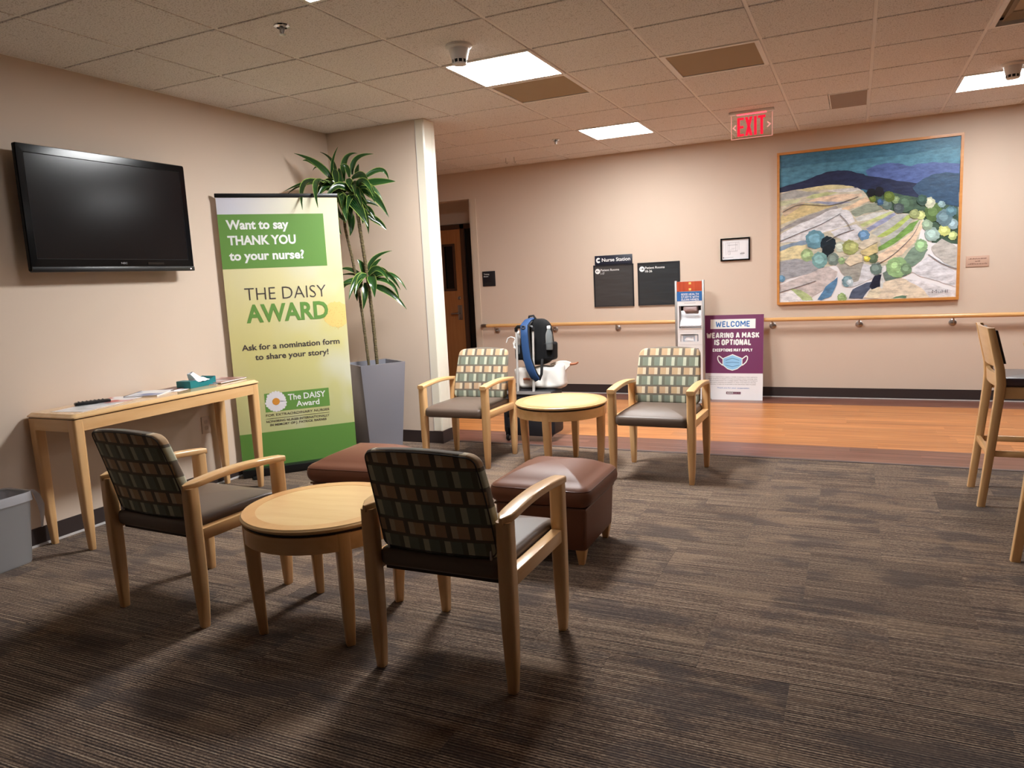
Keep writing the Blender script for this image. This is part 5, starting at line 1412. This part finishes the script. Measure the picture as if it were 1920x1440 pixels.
PAINTING = [
    ('sky', (70, 122, 150), [(0,1),(1,1),(1,0.657),(0,0.647)]),
    ('sky_low', (84, 140, 166), [(0,0.913),(0.248,0.922),(0.558,0.922),(0.743,0.917),(0.922,0.938),(1,0.937),(1,0.802),(0.709,0.835),(0.484,0.842),(0.329,0.85),(0,0.775)]),
    ('far_hill', (84, 104, 162), [(0.499,0.845),(0.559,0.873),(0.634,0.878),(0.678,0.87),(0.745,0.844),(0.788,0.856),(0.853,0.857),(0.924,0.847),(1,0.83),(1,0.718),(0.785,0.728),(0.636,0.764),(0.515,0.803)]),
    ('dark_hill', (38, 46, 78), [(0,0.784),(0.089,0.803),(0.194,0.833),(0.273,0.86),(0.344,0.864),(0.399,0.856),(0.469,0.83),(0.515,0.808),(0.599,0.786),(0.711,0.752),(0.784,0.732),(1,0.71),(1.0,0.566),(0.825,0.59),(0.486,0.727),(0,0.747)]),
    ('slope', (54, 82, 112), [(0.756,0.709),(0.798,0.748),(0.855,0.78),(0.926,0.787),(0.997,0.774),(1.0,0.57),(0.896,0.592),(0.802,0.635)]),
    ('fields', (206, 200, 180), [(0,0.752),(0.114,0.764),(0.267,0.771),(0.408,0.757),(0.486,0.718),(0.534,0.651),(0.641,0.571),(0.76,0.539),(0.812,0.504),(0.794,0.375),(0.709,0.248),(0.597,0.218),(0.387,0.267),(0.179,0.186),(0,0.195)]),
    ('green_belt', (72, 96, 80), [(0.486,0.718),(0.533,0.687),(0.608,0.693),(0.683,0.677),(0.779,0.646),(0.86,0.608),(0.996,0.566),(1,0.334),(0.867,0.352),(0.82,0.504),(0.746,0.545),(0.656,0.57),(0.58,0.612),(0.526,0.652)]),
    ('grey_field', (176, 176, 172), [(0.0,0.738),(0.081,0.758),(0.122,0.754),(0.195,0.737),(0.244,0.728),(0.171,0.712),(0.065,0.704),(0.001,0.701)]),
    ('yellow_strip', (218, 210, 164), [(0.114,0.759),(0.195,0.769),(0.275,0.775),(0.377,0.764),(0.44,0.745),(0.378,0.742),(0.267,0.748),(0.171,0.744)]),
    ('white_strip', (222, 220, 216), [(0.283,0.738),(0.378,0.742),(0.455,0.739),(0.479,0.719),(0.409,0.717),(0.315,0.726)]),
    ('green_strip', (196, 204, 150), [(0.155,0.7),(0.204,0.723),(0.283,0.729),(0.347,0.718),(0.284,0.706),(0.212,0.695)]),
    ('pink_field', (232, 206, 180), [(0.164,0.677),(0.236,0.697),(0.347,0.705),(0.479,0.701),(0.487,0.682),(0.41,0.663),(0.3,0.659)]),
    ('lilac_strip', (160, 164, 186), [(0.172,0.676),(0.269,0.667),(0.379,0.657),(0.426,0.648),(0.364,0.64),(0.269,0.649)]),
    ('pale_green', (204, 208, 170), [(0.001,0.691),(0.074,0.699),(0.139,0.702),(0.107,0.677),(0.001,0.659)]),
    ('ochre_field', (218, 200, 148), [(0.005,0.58),(0.033,0.633),(0.131,0.67),(0.253,0.65),(0.325,0.635),(0.238,0.606),(0.133,0.578),(0.005,0.533)]),
    ('tan_edge', (206, 184, 158), [(0.008,0.626),(0.074,0.666),(0.156,0.677),(0.132,0.652),(0.034,0.587)]),
    ('grey_edge', (164, 160, 160), [(0.005,0.505),(0.108,0.562),(0.222,0.598),(0.332,0.634),(0.349,0.619),(0.254,0.568),(0.141,0.541),(0.006,0.486)]),
    ('white_field', (226, 226, 230), [(0.003,0.468),(0.092,0.517),(0.206,0.563),(0.301,0.61),(0.364,0.618),(0.412,0.591),(0.444,0.521),(0.382,0.494),(0.272,0.466),(0.16,0.41),(0.004,0.413)]),
    ('white_field', (222, 222, 228), [(0.304,0.464),(0.382,0.49),(0.452,0.502),(0.484,0.468),(0.462,0.398),(0.384,0.399),(0.336,0.425)]),
    ('peach_strip', (234, 206, 174), [(0.364,0.609),(0.442,0.642),(0.503,0.676),(0.534,0.651),(0.473,0.621),(0.404,0.601)]),
    ('sage_strip', (150, 160, 144), [(0.419,0.59),(0.504,0.628),(0.564,0.631),(0.603,0.583),(0.52,0.573),(0.443,0.552)]),
    ('white_strip', (214, 216, 212), [(0.444,0.543),(0.551,0.57),(0.641,0.571),(0.612,0.552),(0.521,0.528),(0.46,0.52)]),
    ('lime_strip', (198, 208, 146), [(0.468,0.497),(0.551,0.534),(0.641,0.571),(0.667,0.569),(0.605,0.53),(0.491,0.481)]),
    ('lilac_strip', (158, 164, 196), [(0.507,0.471),(0.59,0.522),(0.664,0.56),(0.675,0.546),(0.605,0.495),(0.523,0.447)]),
    ('grey_strip', (186, 188, 184), [(0.538,0.437),(0.62,0.502),(0.686,0.55),(0.738,0.541),(0.666,0.472),(0.569,0.417)]),
    ('lime_strip', (176, 196, 110), [(0.569,0.413),(0.658,0.473),(0.731,0.537),(0.761,0.535),(0.689,0.444),(0.592,0.407)]),
    ('grey_strip', (180, 184, 180), [(0.585,0.389),(0.681,0.453),(0.746,0.518),(0.761,0.508),(0.69,0.417),(0.593,0.353)]),
    ('green_strip', (124, 166, 88), [(0.578,0.345),(0.668,0.401),(0.747,0.483),(0.798,0.505),(0.763,0.438),(0.661,0.357),(0.579,0.318)]),
    ('peach_field', (236, 210, 184), [(0.572,0.292),(0.669,0.348),(0.763,0.429),(0.813,0.5),(0.82,0.477),(0.78,0.367),(0.708,0.283),(0.619,0.244),(0.573,0.247)]),
    ('grey_field', (166, 168, 174), [(0,0.28),(0.095,0.298),(0.178,0.279),(0.275,0.246),(0.228,0.202),(0.097,0.171),(0.001,0.148)]),
    ('cream_field', (226, 214, 168), [(0,0.346),(0.078,0.388),(0.16,0.396),(0.168,0.354),(0.136,0.3),(0,0.29)]),
    ('blue_path', (138, 158, 180), [(0.001,0.384),(0.077,0.406),(0.159,0.419),(0.168,0.391),(0.078,0.383),(0.001,0.355)]),
    ('mauve_field', (206, 196, 194), [(0.001,0.119),(0.138,0.179),(0.292,0.235),(0.348,0.196),(0.326,0.123),(0.206,0.035),(0.182,0.008),(0.002,0.071)]),
    ('white_corner', (232, 232, 236), [(0,0.062),(0.081,0.087),(0.206,0.007),(0.206,0),(0.0,0)]),
    ('lime_leaf', (186, 204, 150), [(0.065,0.093),(0.131,0.08),(0.189,0.036),(0.206,0.007),(0.14,0.009),(0.098,0.058)]),
    ('grey_wedge', (168, 166, 158), [(0.331,0.261),(0.402,0.284),(0.496,0.251),(0.491,0.143),(0.437,0.109),(0.372,0.185)]),
    ('white_wedge', (214, 216, 222), [(0.496,0.242),(0.551,0.212),(0.556,0.148),(0.499,0.115),(0.422,0.082),(0.39,0.102),(0.468,0.126)]),
    ('stone_field', (222, 222, 228), [(0.755,0.174),(0.82,0.241),(0.862,0.278),(0.929,0.217),(0.995,0.162),(0.994,0.066),(0.911,0.105),(0.823,0.135)]),
    ('stone_field', (196, 192, 186), [(0.865,0.326),(0.917,0.375),(0.997,0.317),(0.998,0.179),(0.929,0.226),(0.877,0.282)]),
    ('cream_field', (228, 214, 192), [(0.501,0.014),(0.562,0.067),(0.622,0.118),(0.689,0.142),(0.801,0.11),(0.905,0.052),(0.996,0.022),(0.996,0),(0.655,0)]),
    ('white_field', (224, 222, 226), [(0.727,0.131),(0.831,0.108),(0.934,0.06),(0.995,0.044),(0.996,0.003),(0.863,0.003),(0.817,0.065)]),
    ('leaf_green', (96, 130, 108), [(0.647,0.004),(0.7,0.018),(0.745,0.019),(0.73,0.001)]),
    ('slate', (86, 96, 118), [(0.415,0.013),(0.437,0.072),(0.515,0.114),(0.561,0.121),(0.531,0.068),(0.494,0.006)]),
    ('dark_gap', (38, 40, 58), [(0.531,0.086),(0.56,0.157),(0.598,0.164),(0.592,0.083),(0.546,0.067)]),
    ('trunk', (220, 222, 220), [(0.592,0.074),(0.598,0.218),(0.608,0.218),(0.606,0.074)]),
    ('sage_mass', (128, 152, 136), [(0.709,0.248),(0.759,0.324),(0.81,0.347),(0.847,0.31),(0.812,0.242),(0.755,0.201)]),
    ('sage_mass', (110, 128, 120), [(0.605,0.173),(0.65,0.207),(0.755,0.192),(0.734,0.149),(0.622,0.118)]),
    ('blue_leaf', (96, 140, 180), [(0.231,0.011),(0.278,0.097),(0.349,0.159),(0.342,0.104),(0.311,0.031),(0.255,0.005)]),
    ('tree', (104, 150, 168), [(0.274,0.416),(0.265,0.38),(0.241,0.361),(0.209,0.357),(0.176,0.369),(0.162,0.406),(0.157,0.443),(0.177,0.476),(0.208,0.486),(0.24,0.476),(0.267,0.452)]),
    ('tree', (30, 44, 54), [(0.336,0.379),(0.331,0.353),(0.312,0.332),(0.287,0.331),(0.264,0.342),(0.246,0.371),(0.248,0.401),(0.261,0.427),(0.286,0.439),(0.312,0.427),(0.333,0.408)]),
    ('tree', (26, 36, 44), [(0.327,0.334),(0.321,0.312),(0.306,0.296),(0.285,0.297),(0.267,0.309),(0.256,0.327),(0.256,0.351),(0.266,0.369),(0.284,0.379),(0.305,0.374),(0.321,0.359)]),
    ('tree', (156, 180, 132), [(0.204,0.315),(0.202,0.292),(0.184,0.279),(0.164,0.273),(0.143,0.284),(0.131,0.308),(0.131,0.33),(0.142,0.35),(0.163,0.361),(0.183,0.354),(0.2,0.337)]),
    ('tree', (124, 168, 168), [(0.293,0.277),(0.282,0.25),(0.263,0.225),(0.236,0.223),(0.212,0.241),(0.198,0.268),(0.193,0.298),(0.212,0.325),(0.235,0.337),(0.263,0.326),(0.284,0.307)]),
    ('tree', (120, 136, 130), [(0.36,0.277),(0.355,0.256),(0.34,0.24),(0.318,0.241),(0.298,0.25),(0.288,0.27),(0.288,0.294),(0.3,0.312),(0.317,0.324),(0.336,0.319),(0.354,0.299)]),
    ('tree', (196, 206, 190), [(0.392,0.358),(0.387,0.337),(0.374,0.327),(0.357,0.324),(0.34,0.335),(0.331,0.351),(0.331,0.372),(0.339,0.39),(0.356,0.395),(0.374,0.392),(0.388,0.377)]),
    ('tree', (150, 158, 98), [(0.463,0.348),(0.454,0.321),(0.434,0.306),(0.411,0.305),(0.388,0.316),(0.376,0.34),(0.373,0.369),(0.385,0.389),(0.409,0.406),(0.434,0.396),(0.453,0.377)]),
    ('tree', (176, 182, 120), [(0.469,0.352),(0.466,0.334),(0.452,0.323),(0.436,0.32),(0.42,0.328),(0.411,0.346),(0.412,0.366),(0.42,0.382),(0.435,0.387),(0.452,0.385),(0.465,0.37)]),
    ('tree', (104, 142, 178), [(0.53,0.425),(0.522,0.405),(0.51,0.392),(0.492,0.388),(0.475,0.4),(0.467,0.419),(0.463,0.44),(0.475,0.456),(0.491,0.463),(0.509,0.459),(0.521,0.446)]),
    ('tree', (120, 150, 160), [(0.437,0.127),(0.432,0.107),(0.42,0.093),(0.401,0.089),(0.383,0.099),(0.376,0.119),(0.374,0.141),(0.384,0.159),(0.399,0.164),(0.419,0.163),(0.433,0.149)]),
    ('tree', (190, 206, 214), [(0.44,0.118),(0.438,0.105),(0.43,0.095),(0.418,0.094),(0.407,0.101),(0.402,0.112),(0.4,0.127),(0.408,0.137),(0.417,0.142),(0.429,0.141),(0.438,0.131)]),
    ('tree', (150, 178, 130), [(0.393,0.266),(0.389,0.254),(0.379,0.247),(0.368,0.244),(0.358,0.25),(0.351,0.263),(0.35,0.275),(0.357,0.287),(0.367,0.291),(0.379,0.29),(0.389,0.28)]),
    ('tree', (92, 110, 84), [(0.577,0.273),(0.575,0.256),(0.563,0.242),(0.546,0.241),(0.531,0.249),(0.523,0.266),(0.521,0.286),(0.529,0.303),(0.544,0.307),(0.561,0.305),(0.574,0.293)]),
    ('tree', (210, 196, 90), [(0.534,0.272),(0.53,0.26),(0.523,0.254),(0.513,0.252),(0.504,0.257),(0.497,0.268),(0.496,0.28),(0.502,0.289),(0.512,0.293),(0.523,0.29),(0.53,0.283)]),
    ('tree', (110, 130, 124), [(0.6,0.2),(0.598,0.179),(0.582,0.165),(0.562,0.162),(0.544,0.172),(0.534,0.192),(0.532,0.215),(0.542,0.236),(0.561,0.24),(0.58,0.24),(0.595,0.224)]),
    ('tree', (146, 182, 130), [(0.735,0.202),(0.727,0.164),(0.707,0.136),(0.673,0.141),(0.642,0.156),(0.624,0.187),(0.622,0.226),(0.638,0.256),(0.671,0.272),(0.704,0.269),(0.732,0.242)]),
    ('tree', (160, 196, 140), [(0.704,0.213),(0.7,0.192),(0.688,0.179),(0.669,0.174),(0.652,0.184),(0.64,0.205),(0.641,0.228),(0.651,0.244),(0.666,0.257),(0.685,0.252),(0.699,0.235)]),
    ('tree', (118, 146, 116), [(0.764,0.191),(0.761,0.172),(0.747,0.159),(0.729,0.158),(0.713,0.166),(0.703,0.185),(0.703,0.205),(0.713,0.221),(0.727,0.231),(0.746,0.227),(0.758,0.212)]),
    ('tree', (150, 186, 140), [(0.846,0.336),(0.839,0.314),(0.825,0.3),(0.806,0.295),(0.787,0.309),(0.776,0.329),(0.775,0.352),(0.787,0.374),(0.804,0.383),(0.823,0.374),(0.839,0.36)]),
    ('tree', (160, 186, 180), [(0.908,0.401),(0.9,0.376),(0.884,0.362),(0.861,0.361),(0.843,0.37),(0.829,0.395),(0.829,0.421),(0.838,0.441),(0.859,0.45),(0.881,0.448),(0.895,0.429)]),
    ('tree', (202, 210, 130), [(0.96,0.423),(0.957,0.405),(0.944,0.393),(0.927,0.388),(0.91,0.4),(0.901,0.417),(0.902,0.438),(0.908,0.455),(0.924,0.462),(0.941,0.459),(0.956,0.443)]),
    ('tree', (190, 206, 140), [(0.997,0.386),(0.993,0.372),(0.984,0.36),(0.971,0.36),(0.959,0.367),(0.95,0.382),(0.951,0.398),(0.958,0.412),(0.969,0.415),(0.983,0.414),(0.993,0.403)]),
    ('tree', (150, 174, 150), [(0.867,0.465),(0.865,0.447),(0.852,0.436),(0.836,0.432),(0.819,0.441),(0.812,0.46),(0.811,0.479),(0.818,0.496),(0.834,0.504),(0.851,0.497),(0.863,0.483)]),
    ('tree', (88, 114, 66), [(0.921,0.538),(0.911,0.507),(0.89,0.486),(0.864,0.483),(0.838,0.503),(0.82,0.53),(0.824,0.562),(0.837,0.591),(0.861,0.603),(0.887,0.598),(0.909,0.57)]),
    ('tree', (200, 210, 140), [(0.829,0.529),(0.824,0.514),(0.815,0.502),(0.802,0.504),(0.79,0.508),(0.78,0.524),(0.781,0.541),(0.789,0.556),(0.8,0.559),(0.815,0.559),(0.824,0.546)]),
    ('tree', (150, 160, 110), [(0.8,0.54),(0.794,0.523),(0.784,0.513),(0.769,0.511),(0.754,0.52),(0.744,0.535),(0.745,0.554),(0.754,0.567),(0.767,0.572),(0.781,0.57),(0.792,0.557)]),
    ('tree', (188, 192, 168), [(0.88,0.602),(0.872,0.583),(0.863,0.573),(0.846,0.57),(0.831,0.581),(0.823,0.597),(0.822,0.616),(0.831,0.633),(0.844,0.638),(0.86,0.637),(0.874,0.621)]),
    ('tree', (140, 170, 176), [(0.931,0.589),(0.927,0.578),(0.919,0.569),(0.909,0.569),(0.9,0.575),(0.892,0.586),(0.892,0.599),(0.898,0.609),(0.907,0.614),(0.918,0.609),(0.927,0.601)]),
    ('tree', (146, 170, 178), [(1,0.459),(0.996,0.442),(0.984,0.428),(0.968,0.429),(0.953,0.438),(0.943,0.453),(0.944,0.473),(0.951,0.49),(0.966,0.495),(0.982,0.491),(0.994,0.479)]),
    ('tree', (96, 116, 112), [(0.647,0.615),(0.644,0.594),(0.631,0.583),(0.614,0.584),(0.597,0.594),(0.589,0.609),(0.589,0.629),(0.597,0.645),(0.612,0.65),(0.629,0.648),(0.642,0.633)]),
    ('tree', (124, 148, 108), [(0.691,0.637),(0.689,0.622),(0.679,0.615),(0.666,0.614),(0.656,0.622),(0.646,0.633),(0.649,0.648),(0.653,0.661),(0.666,0.664),(0.678,0.661),(0.689,0.651)]),
    ('tree', (60, 92, 130), [(0.601,0.632),(0.6,0.621),(0.591,0.615),(0.581,0.614),(0.571,0.618),(0.565,0.629),(0.566,0.641),(0.571,0.651),(0.58,0.656),(0.59,0.652),(0.597,0.643)]),
    ('tree', (104, 120, 50), [(0.56,0.658),(0.558,0.645),(0.549,0.638),(0.539,0.635),(0.529,0.644),(0.522,0.655),(0.523,0.668),(0.527,0.677),(0.538,0.683),(0.549,0.68),(0.557,0.671)]),
    ('tree', (26, 26, 36), [(0.606,0.697),(0.602,0.681),(0.589,0.671),(0.575,0.672),(0.56,0.679),(0.553,0.694),(0.552,0.711),(0.56,0.727),(0.574,0.732),(0.589,0.728),(0.599,0.714)]),
    ('tree', (22, 24, 32), [(0.556,0.698),(0.554,0.682),(0.544,0.675),(0.529,0.672),(0.518,0.68),(0.508,0.695),(0.509,0.711),(0.517,0.724),(0.529,0.728),(0.542,0.723),(0.553,0.714)]),
    ('tree', (92, 112, 48), [(0.663,0.661),(0.658,0.643),(0.645,0.632),(0.628,0.63),(0.611,0.64),(0.603,0.657),(0.601,0.677),(0.611,0.694),(0.626,0.7),(0.644,0.694),(0.655,0.682)]),
    ('tree', (78, 104, 84), [(0.763,0.604),(0.76,0.576),(0.741,0.559),(0.716,0.556),(0.693,0.569),(0.683,0.596),(0.68,0.627),(0.69,0.651),(0.714,0.664),(0.739,0.655),(0.756,0.634)]),
    ('tree', (80, 92, 96), [(0.715,0.582),(0.712,0.563),(0.699,0.553),(0.682,0.552),(0.668,0.559),(0.659,0.577),(0.656,0.598),(0.664,0.612),(0.68,0.618),(0.698,0.613),(0.712,0.602)]),
    ('tree', (62, 90, 80), [(0.836,0.623),(0.832,0.605),(0.822,0.593),(0.806,0.589),(0.791,0.603),(0.781,0.618),(0.783,0.638),(0.79,0.655),(0.804,0.661),(0.821,0.654),(0.833,0.642)]),
    ('tree', (104, 130, 140), [(0.972,0.5),(0.963,0.474),(0.947,0.454),(0.923,0.449),(0.9,0.468),(0.885,0.493),(0.884,0.521),(0.9,0.545),(0.92,0.559),(0.945,0.549),(0.96,0.529)]),
    ('tree', (90, 126, 140), [(0.991,0.541),(0.988,0.524),(0.976,0.51),(0.959,0.507),(0.945,0.52),(0.937,0.537),(0.934,0.555),(0.943,0.57),(0.957,0.575),(0.972,0.575),(0.986,0.558)]),
    ('tree', (104, 146, 176), [(0.036,0.165),(0.032,0.151),(0.022,0.142),(0.01,0.14),(0,0.148),(0,0.16),(0,0.173),(0,0.186),(0.01,0.189),(0.022,0.187),(0.03,0.178)]),
    ('tree', (150, 176, 120), [(0.403,0.018),(0.4,0.001),(0.387,0),(0.372,0),(0.358,0),(0.35,0.011),(0.348,0.029),(0.357,0.043),(0.371,0.052),(0.386,0.047),(0.396,0.035)]),
    ('fluted', (216, 206, 186), [(0.463,0.353),(0.493,0.396),(0.562,0.418),(0.574,0.381),(0.494,0.333)]),
    ('ochre_block', (214, 198, 148), [(0.479,0.325),(0.54,0.357),(0.574,0.372),(0.575,0.309),(0.526,0.29),(0.487,0.302)]),
    ('fluted', (224, 210, 184), [(0.387,0.258),(0.417,0.301),(0.487,0.302),(0.488,0.252),(0.419,0.228)]),
    ('pebble', (226, 216, 190), [(0.509,0.014),(0.531,0.059),(0.585,0.075),(0.601,0.038),(0.579,0.007)]),
]
rnd = random.Random(1)
for k, (nm, c_, pl) in enumerate(PAINTING):
    pts = []
    n = len(pl)
    for i in range(n):
        a, b_ = pl[i], pl[(i + 1) % n]
        for q in range(3):
            s = q / 3
            jit = 0.0035 if q else 0.0
            pts.append((min(1, max(0, a[0] + (b_[0] - a[0]) * s + rnd.uniform(-jit, jit))), min(1, max(0, a[1] + (b_[1] - a[1]) * s + rnd.uniform(-jit, jit)))))
    if nm == 'tree' and sum(c_) > 200:
        mx_ = sum(x for x, y in pl) / n; my_ = sum(y for x, y in pl) / n
        hl = tuple(min(255, int(q * 1.14 + 10)) for q in c_)
        flat('paint_patch', paint_mat(hl), pa, [[(0.024 + (mx_ - 0.004 + (x - mx_) * 0.6 * rnd.uniform(0.8, 1.1)) * (pw - 0.048), 0.024 + (my_ + 0.006 + (y - my_) * 0.55 * rnd.uniform(0.8, 1.1)) * (ph - 0.048)) for x, y in pl]], 0.0262, 0.00056 + 0.00012 * k)
    flat('paint_patch', paint_mat(c_), pa, [[(0.024 + x * (pw - 0.048), 0.024 + y * (ph - 0.048)) for x, y in pts]], 0.0262, 0.0005 + 0.00012 * k)
def smooth_line(a):
    out_ = []
    for i_ in range(len(a) - 1):
        p0, p1, p2, p3 = a[max(0, i_ - 1)], a[i_], a[i_ + 1], a[min(len(a) - 1, i_ + 2)]
        for q_ in range(6):
            u_ = q_ / 6
            out_.append(tuple(0.5 * (2 * p1[d_] + (p2[d_] - p0[d_]) * u_ + (2 * p0[d_] - 5 * p1[d_] + 4 * p2[d_] - p3[d_]) * u_ * u_ + (3 * p1[d_] - p0[d_] - 3 * p2[d_] + p3[d_]) * u_ ** 3) for d_ in (0, 1)))
    return out_ + [a[-1]]
ink = paint_mat((70, 74, 84))
lines = []
for a in ([(0.0, 0.42), (0.12, 0.47), (0.25, 0.52), (0.36, 0.58)], [(0.28, 0.40), (0.35, 0.44), (0.44, 0.47)], [(0.02, 0.62), (0.12, 0.66), (0.3, 0.64), (0.46, 0.68)], [(0.42, 0.47), (0.40, 0.52), (0.36, 0.57)], [(0.57, 0.23), (0.66, 0.29), (0.76, 0.40), (0.80, 0.49)], [(0.85, 0.28), (0.92, 0.22), (1.0, 0.18)], [(0.0, 0.07), (0.1, 0.10), (0.22, 0.14)]):
    lines.append(strokep([(0.024 + x * (pw - 0.048), 0.024 + y * (ph - 0.048)) for x, y in smooth_line(a)], 0.004))
for l_ in lines: flat('ink_line', paint_mat((120, 122, 128)), pa, [l_], 0.0262, 0.014)
# signature
text('M\u00fcHl', 1.405, 1.535, 0.068, 0.03, ink, pa, 0.0405, -0.012, 'signature')

# handrail
hr = thing('handrail', 'round maple handrail on steel brackets along the far wall', 'handrail', (0, 0, 0))
bm = bmesh.new(); tube_into(bm, [(0.06, YF - 0.08, 0.825), (XR, YF - 0.08, 0.825)], 0.021, 14)
rail_m = wood('rail_maple', srgb(220, 166, 104), srgb(236, 190, 130), 0.3, 'x', 0.3)
new_obj('rail', fin(bm, smooth=60), rail_m, hr)
tube('end_return', steel, hr, [(0.07, YF - 0.08, 0.825), (0.02, YF - 0.08, 0.825), (0.0, YF - 0.068, 0.825), (-0.005, YF - 0.04, 0.825), (-0.005, YF, 0.825)], 0.0215, 12)
for x in (0.18, 0.945, 1.721, 2.56, 3.403, 4.225, 5.034, 5.84, 6.65, 7.46, 8.27):
    bm = bmesh.new()
    tube_into(bm, [(x, YF - 0.08, 0.81), (x, YF - 0.08, 0.785), (x, YF - 0.07, 0.768), (x, YF - 0.045, 0.758), (x, YF - 0.01, 0.757)], 0.0075, 8)
    br = new_obj('bracket', fin(bm, smooth=60), steel, hr)
    new_obj('rosette', lathe_me([(0.034, 0), (0.034, 0.006), (0.026, 0.012), (0.001, 0.013)], 20, axis='y'), steel, br, (x, YF, 0.757), (PI, 0, 0))

# ------------------------------------------------------------------ counter stools on the right
def make_stool(label):
    s_ = thing('counter_stool', label, 'stool', group='maple counter stools')
    # faces +x; rear legs at x = 0, y = +-0.2
    for sy in (-1, 1):
        y = sy * 0.2
        new_obj('leg', post_me([(0.0, 0.0, y, 0.019, 0.018), (0.30, 0.032, y, 0.021, 0.019), (0.60, 0.062, y, 0.023, 0.019), (0.685, 0.068, y, 0.024, 0.019), (0.76, 0.062, y, 0.022, 0.018), (0.985, 0.012, y, 0.018, 0.018)], 2, 0.25), maple_z, s_)
        new_obj('leg', post_me([(0.0, 0.43, y, 0.018, 0.018), (0.67, 0.42, y, 0.021, 0.019)], 2, 0.25), maple_z, s_)
        box('stretcher', maple_x, s_, 0.045, 0.425, y - 0.010, y + 0.010, 0.285, 0.318, 0.002)
        box('seat_rail', maple_x, s_, 0.07, 0.42, y - 0.012, y + 0.012, 0.605, 0.665)
    box('footrest', maple_y, s_, 0.41, 0.435, -0.19, 0.19, 0.20, 0.235, 0.002)
    box('rear_stretcher', maple_y, s_, 0.018, 0.040, -0.19, 0.19, 0.285, 0.318, 0.002)
    def curve_panel(name, z0, z1, x0, x1, th, m_, dip=0.016, arch=0.0):
        rings = []
        N = 12
        for k in range(N + 1):
            u = k / N * 2 - 1
            y = u * 0.188
            off = -dip * (1 - u * u)
            za, zb = z0 - arch * (1 - u * u), z1
            rings.append([(x0 + off, y, za), (x0 + th + off, y, za), (x1 + th + off, y, zb), (x1 + off, y, zb)])
        bm = bmesh.new(); loft(bm, rings)
        return new_obj(name, fin(bm, smooth=40), m_, s_)
    curve_panel('back_panel', 0.775, 0.985, 0.045, 0.0, 0.016, maple_y)
    curve_panel('back_rail', 0.665, 0.735, 0.056, 0.052, 0.02, maple_y, 0.012)
    curve_panel('back_pad', 0.79, 0.97, 0.062, 0.018, 0.03, mat('pad_black', srgb(36, 26, 28), 0.4) if 'pad_black' not in MATS else MATS['pad_black'])
    new_obj('seat', pillow_me(0.185, 0.205, 0.665, 0.715, 0.03, 0.02, 0, 0.012, lambda x, y, z: (x + 0.255, y, z)), leather_plum, s_)
    return s_
s1 = make_stool('maple counter stool with a plum seat at the right edge, whole back visible')
s2 = copy_tree(s1)
s1.location = (4.835, 1.85, 0); s1.rotation_euler = (0, 0, 0)
s2.location = (4.86, 0.62, 0)
s2['label'] = 'nearer maple counter stool at the right edge, only a rear leg and stretcher showing'

# put each root empty at the base of its thing
def rebase(root, loc):
    d_ = Vector(loc)
    root.location = d_
    for ch in root.children: ch.location = ch.location - d_
rebase(plant, (PCX, PCY, 0.0))
rebase(con, ((cx0 + cx1) / 2, (cy0 + cy1) / 2, 0.0))
rebase(hr, (XR / 2, YF, 0.757))
rebase(d, ((DX0 + DX1) / 2, 6.0, 0.0))
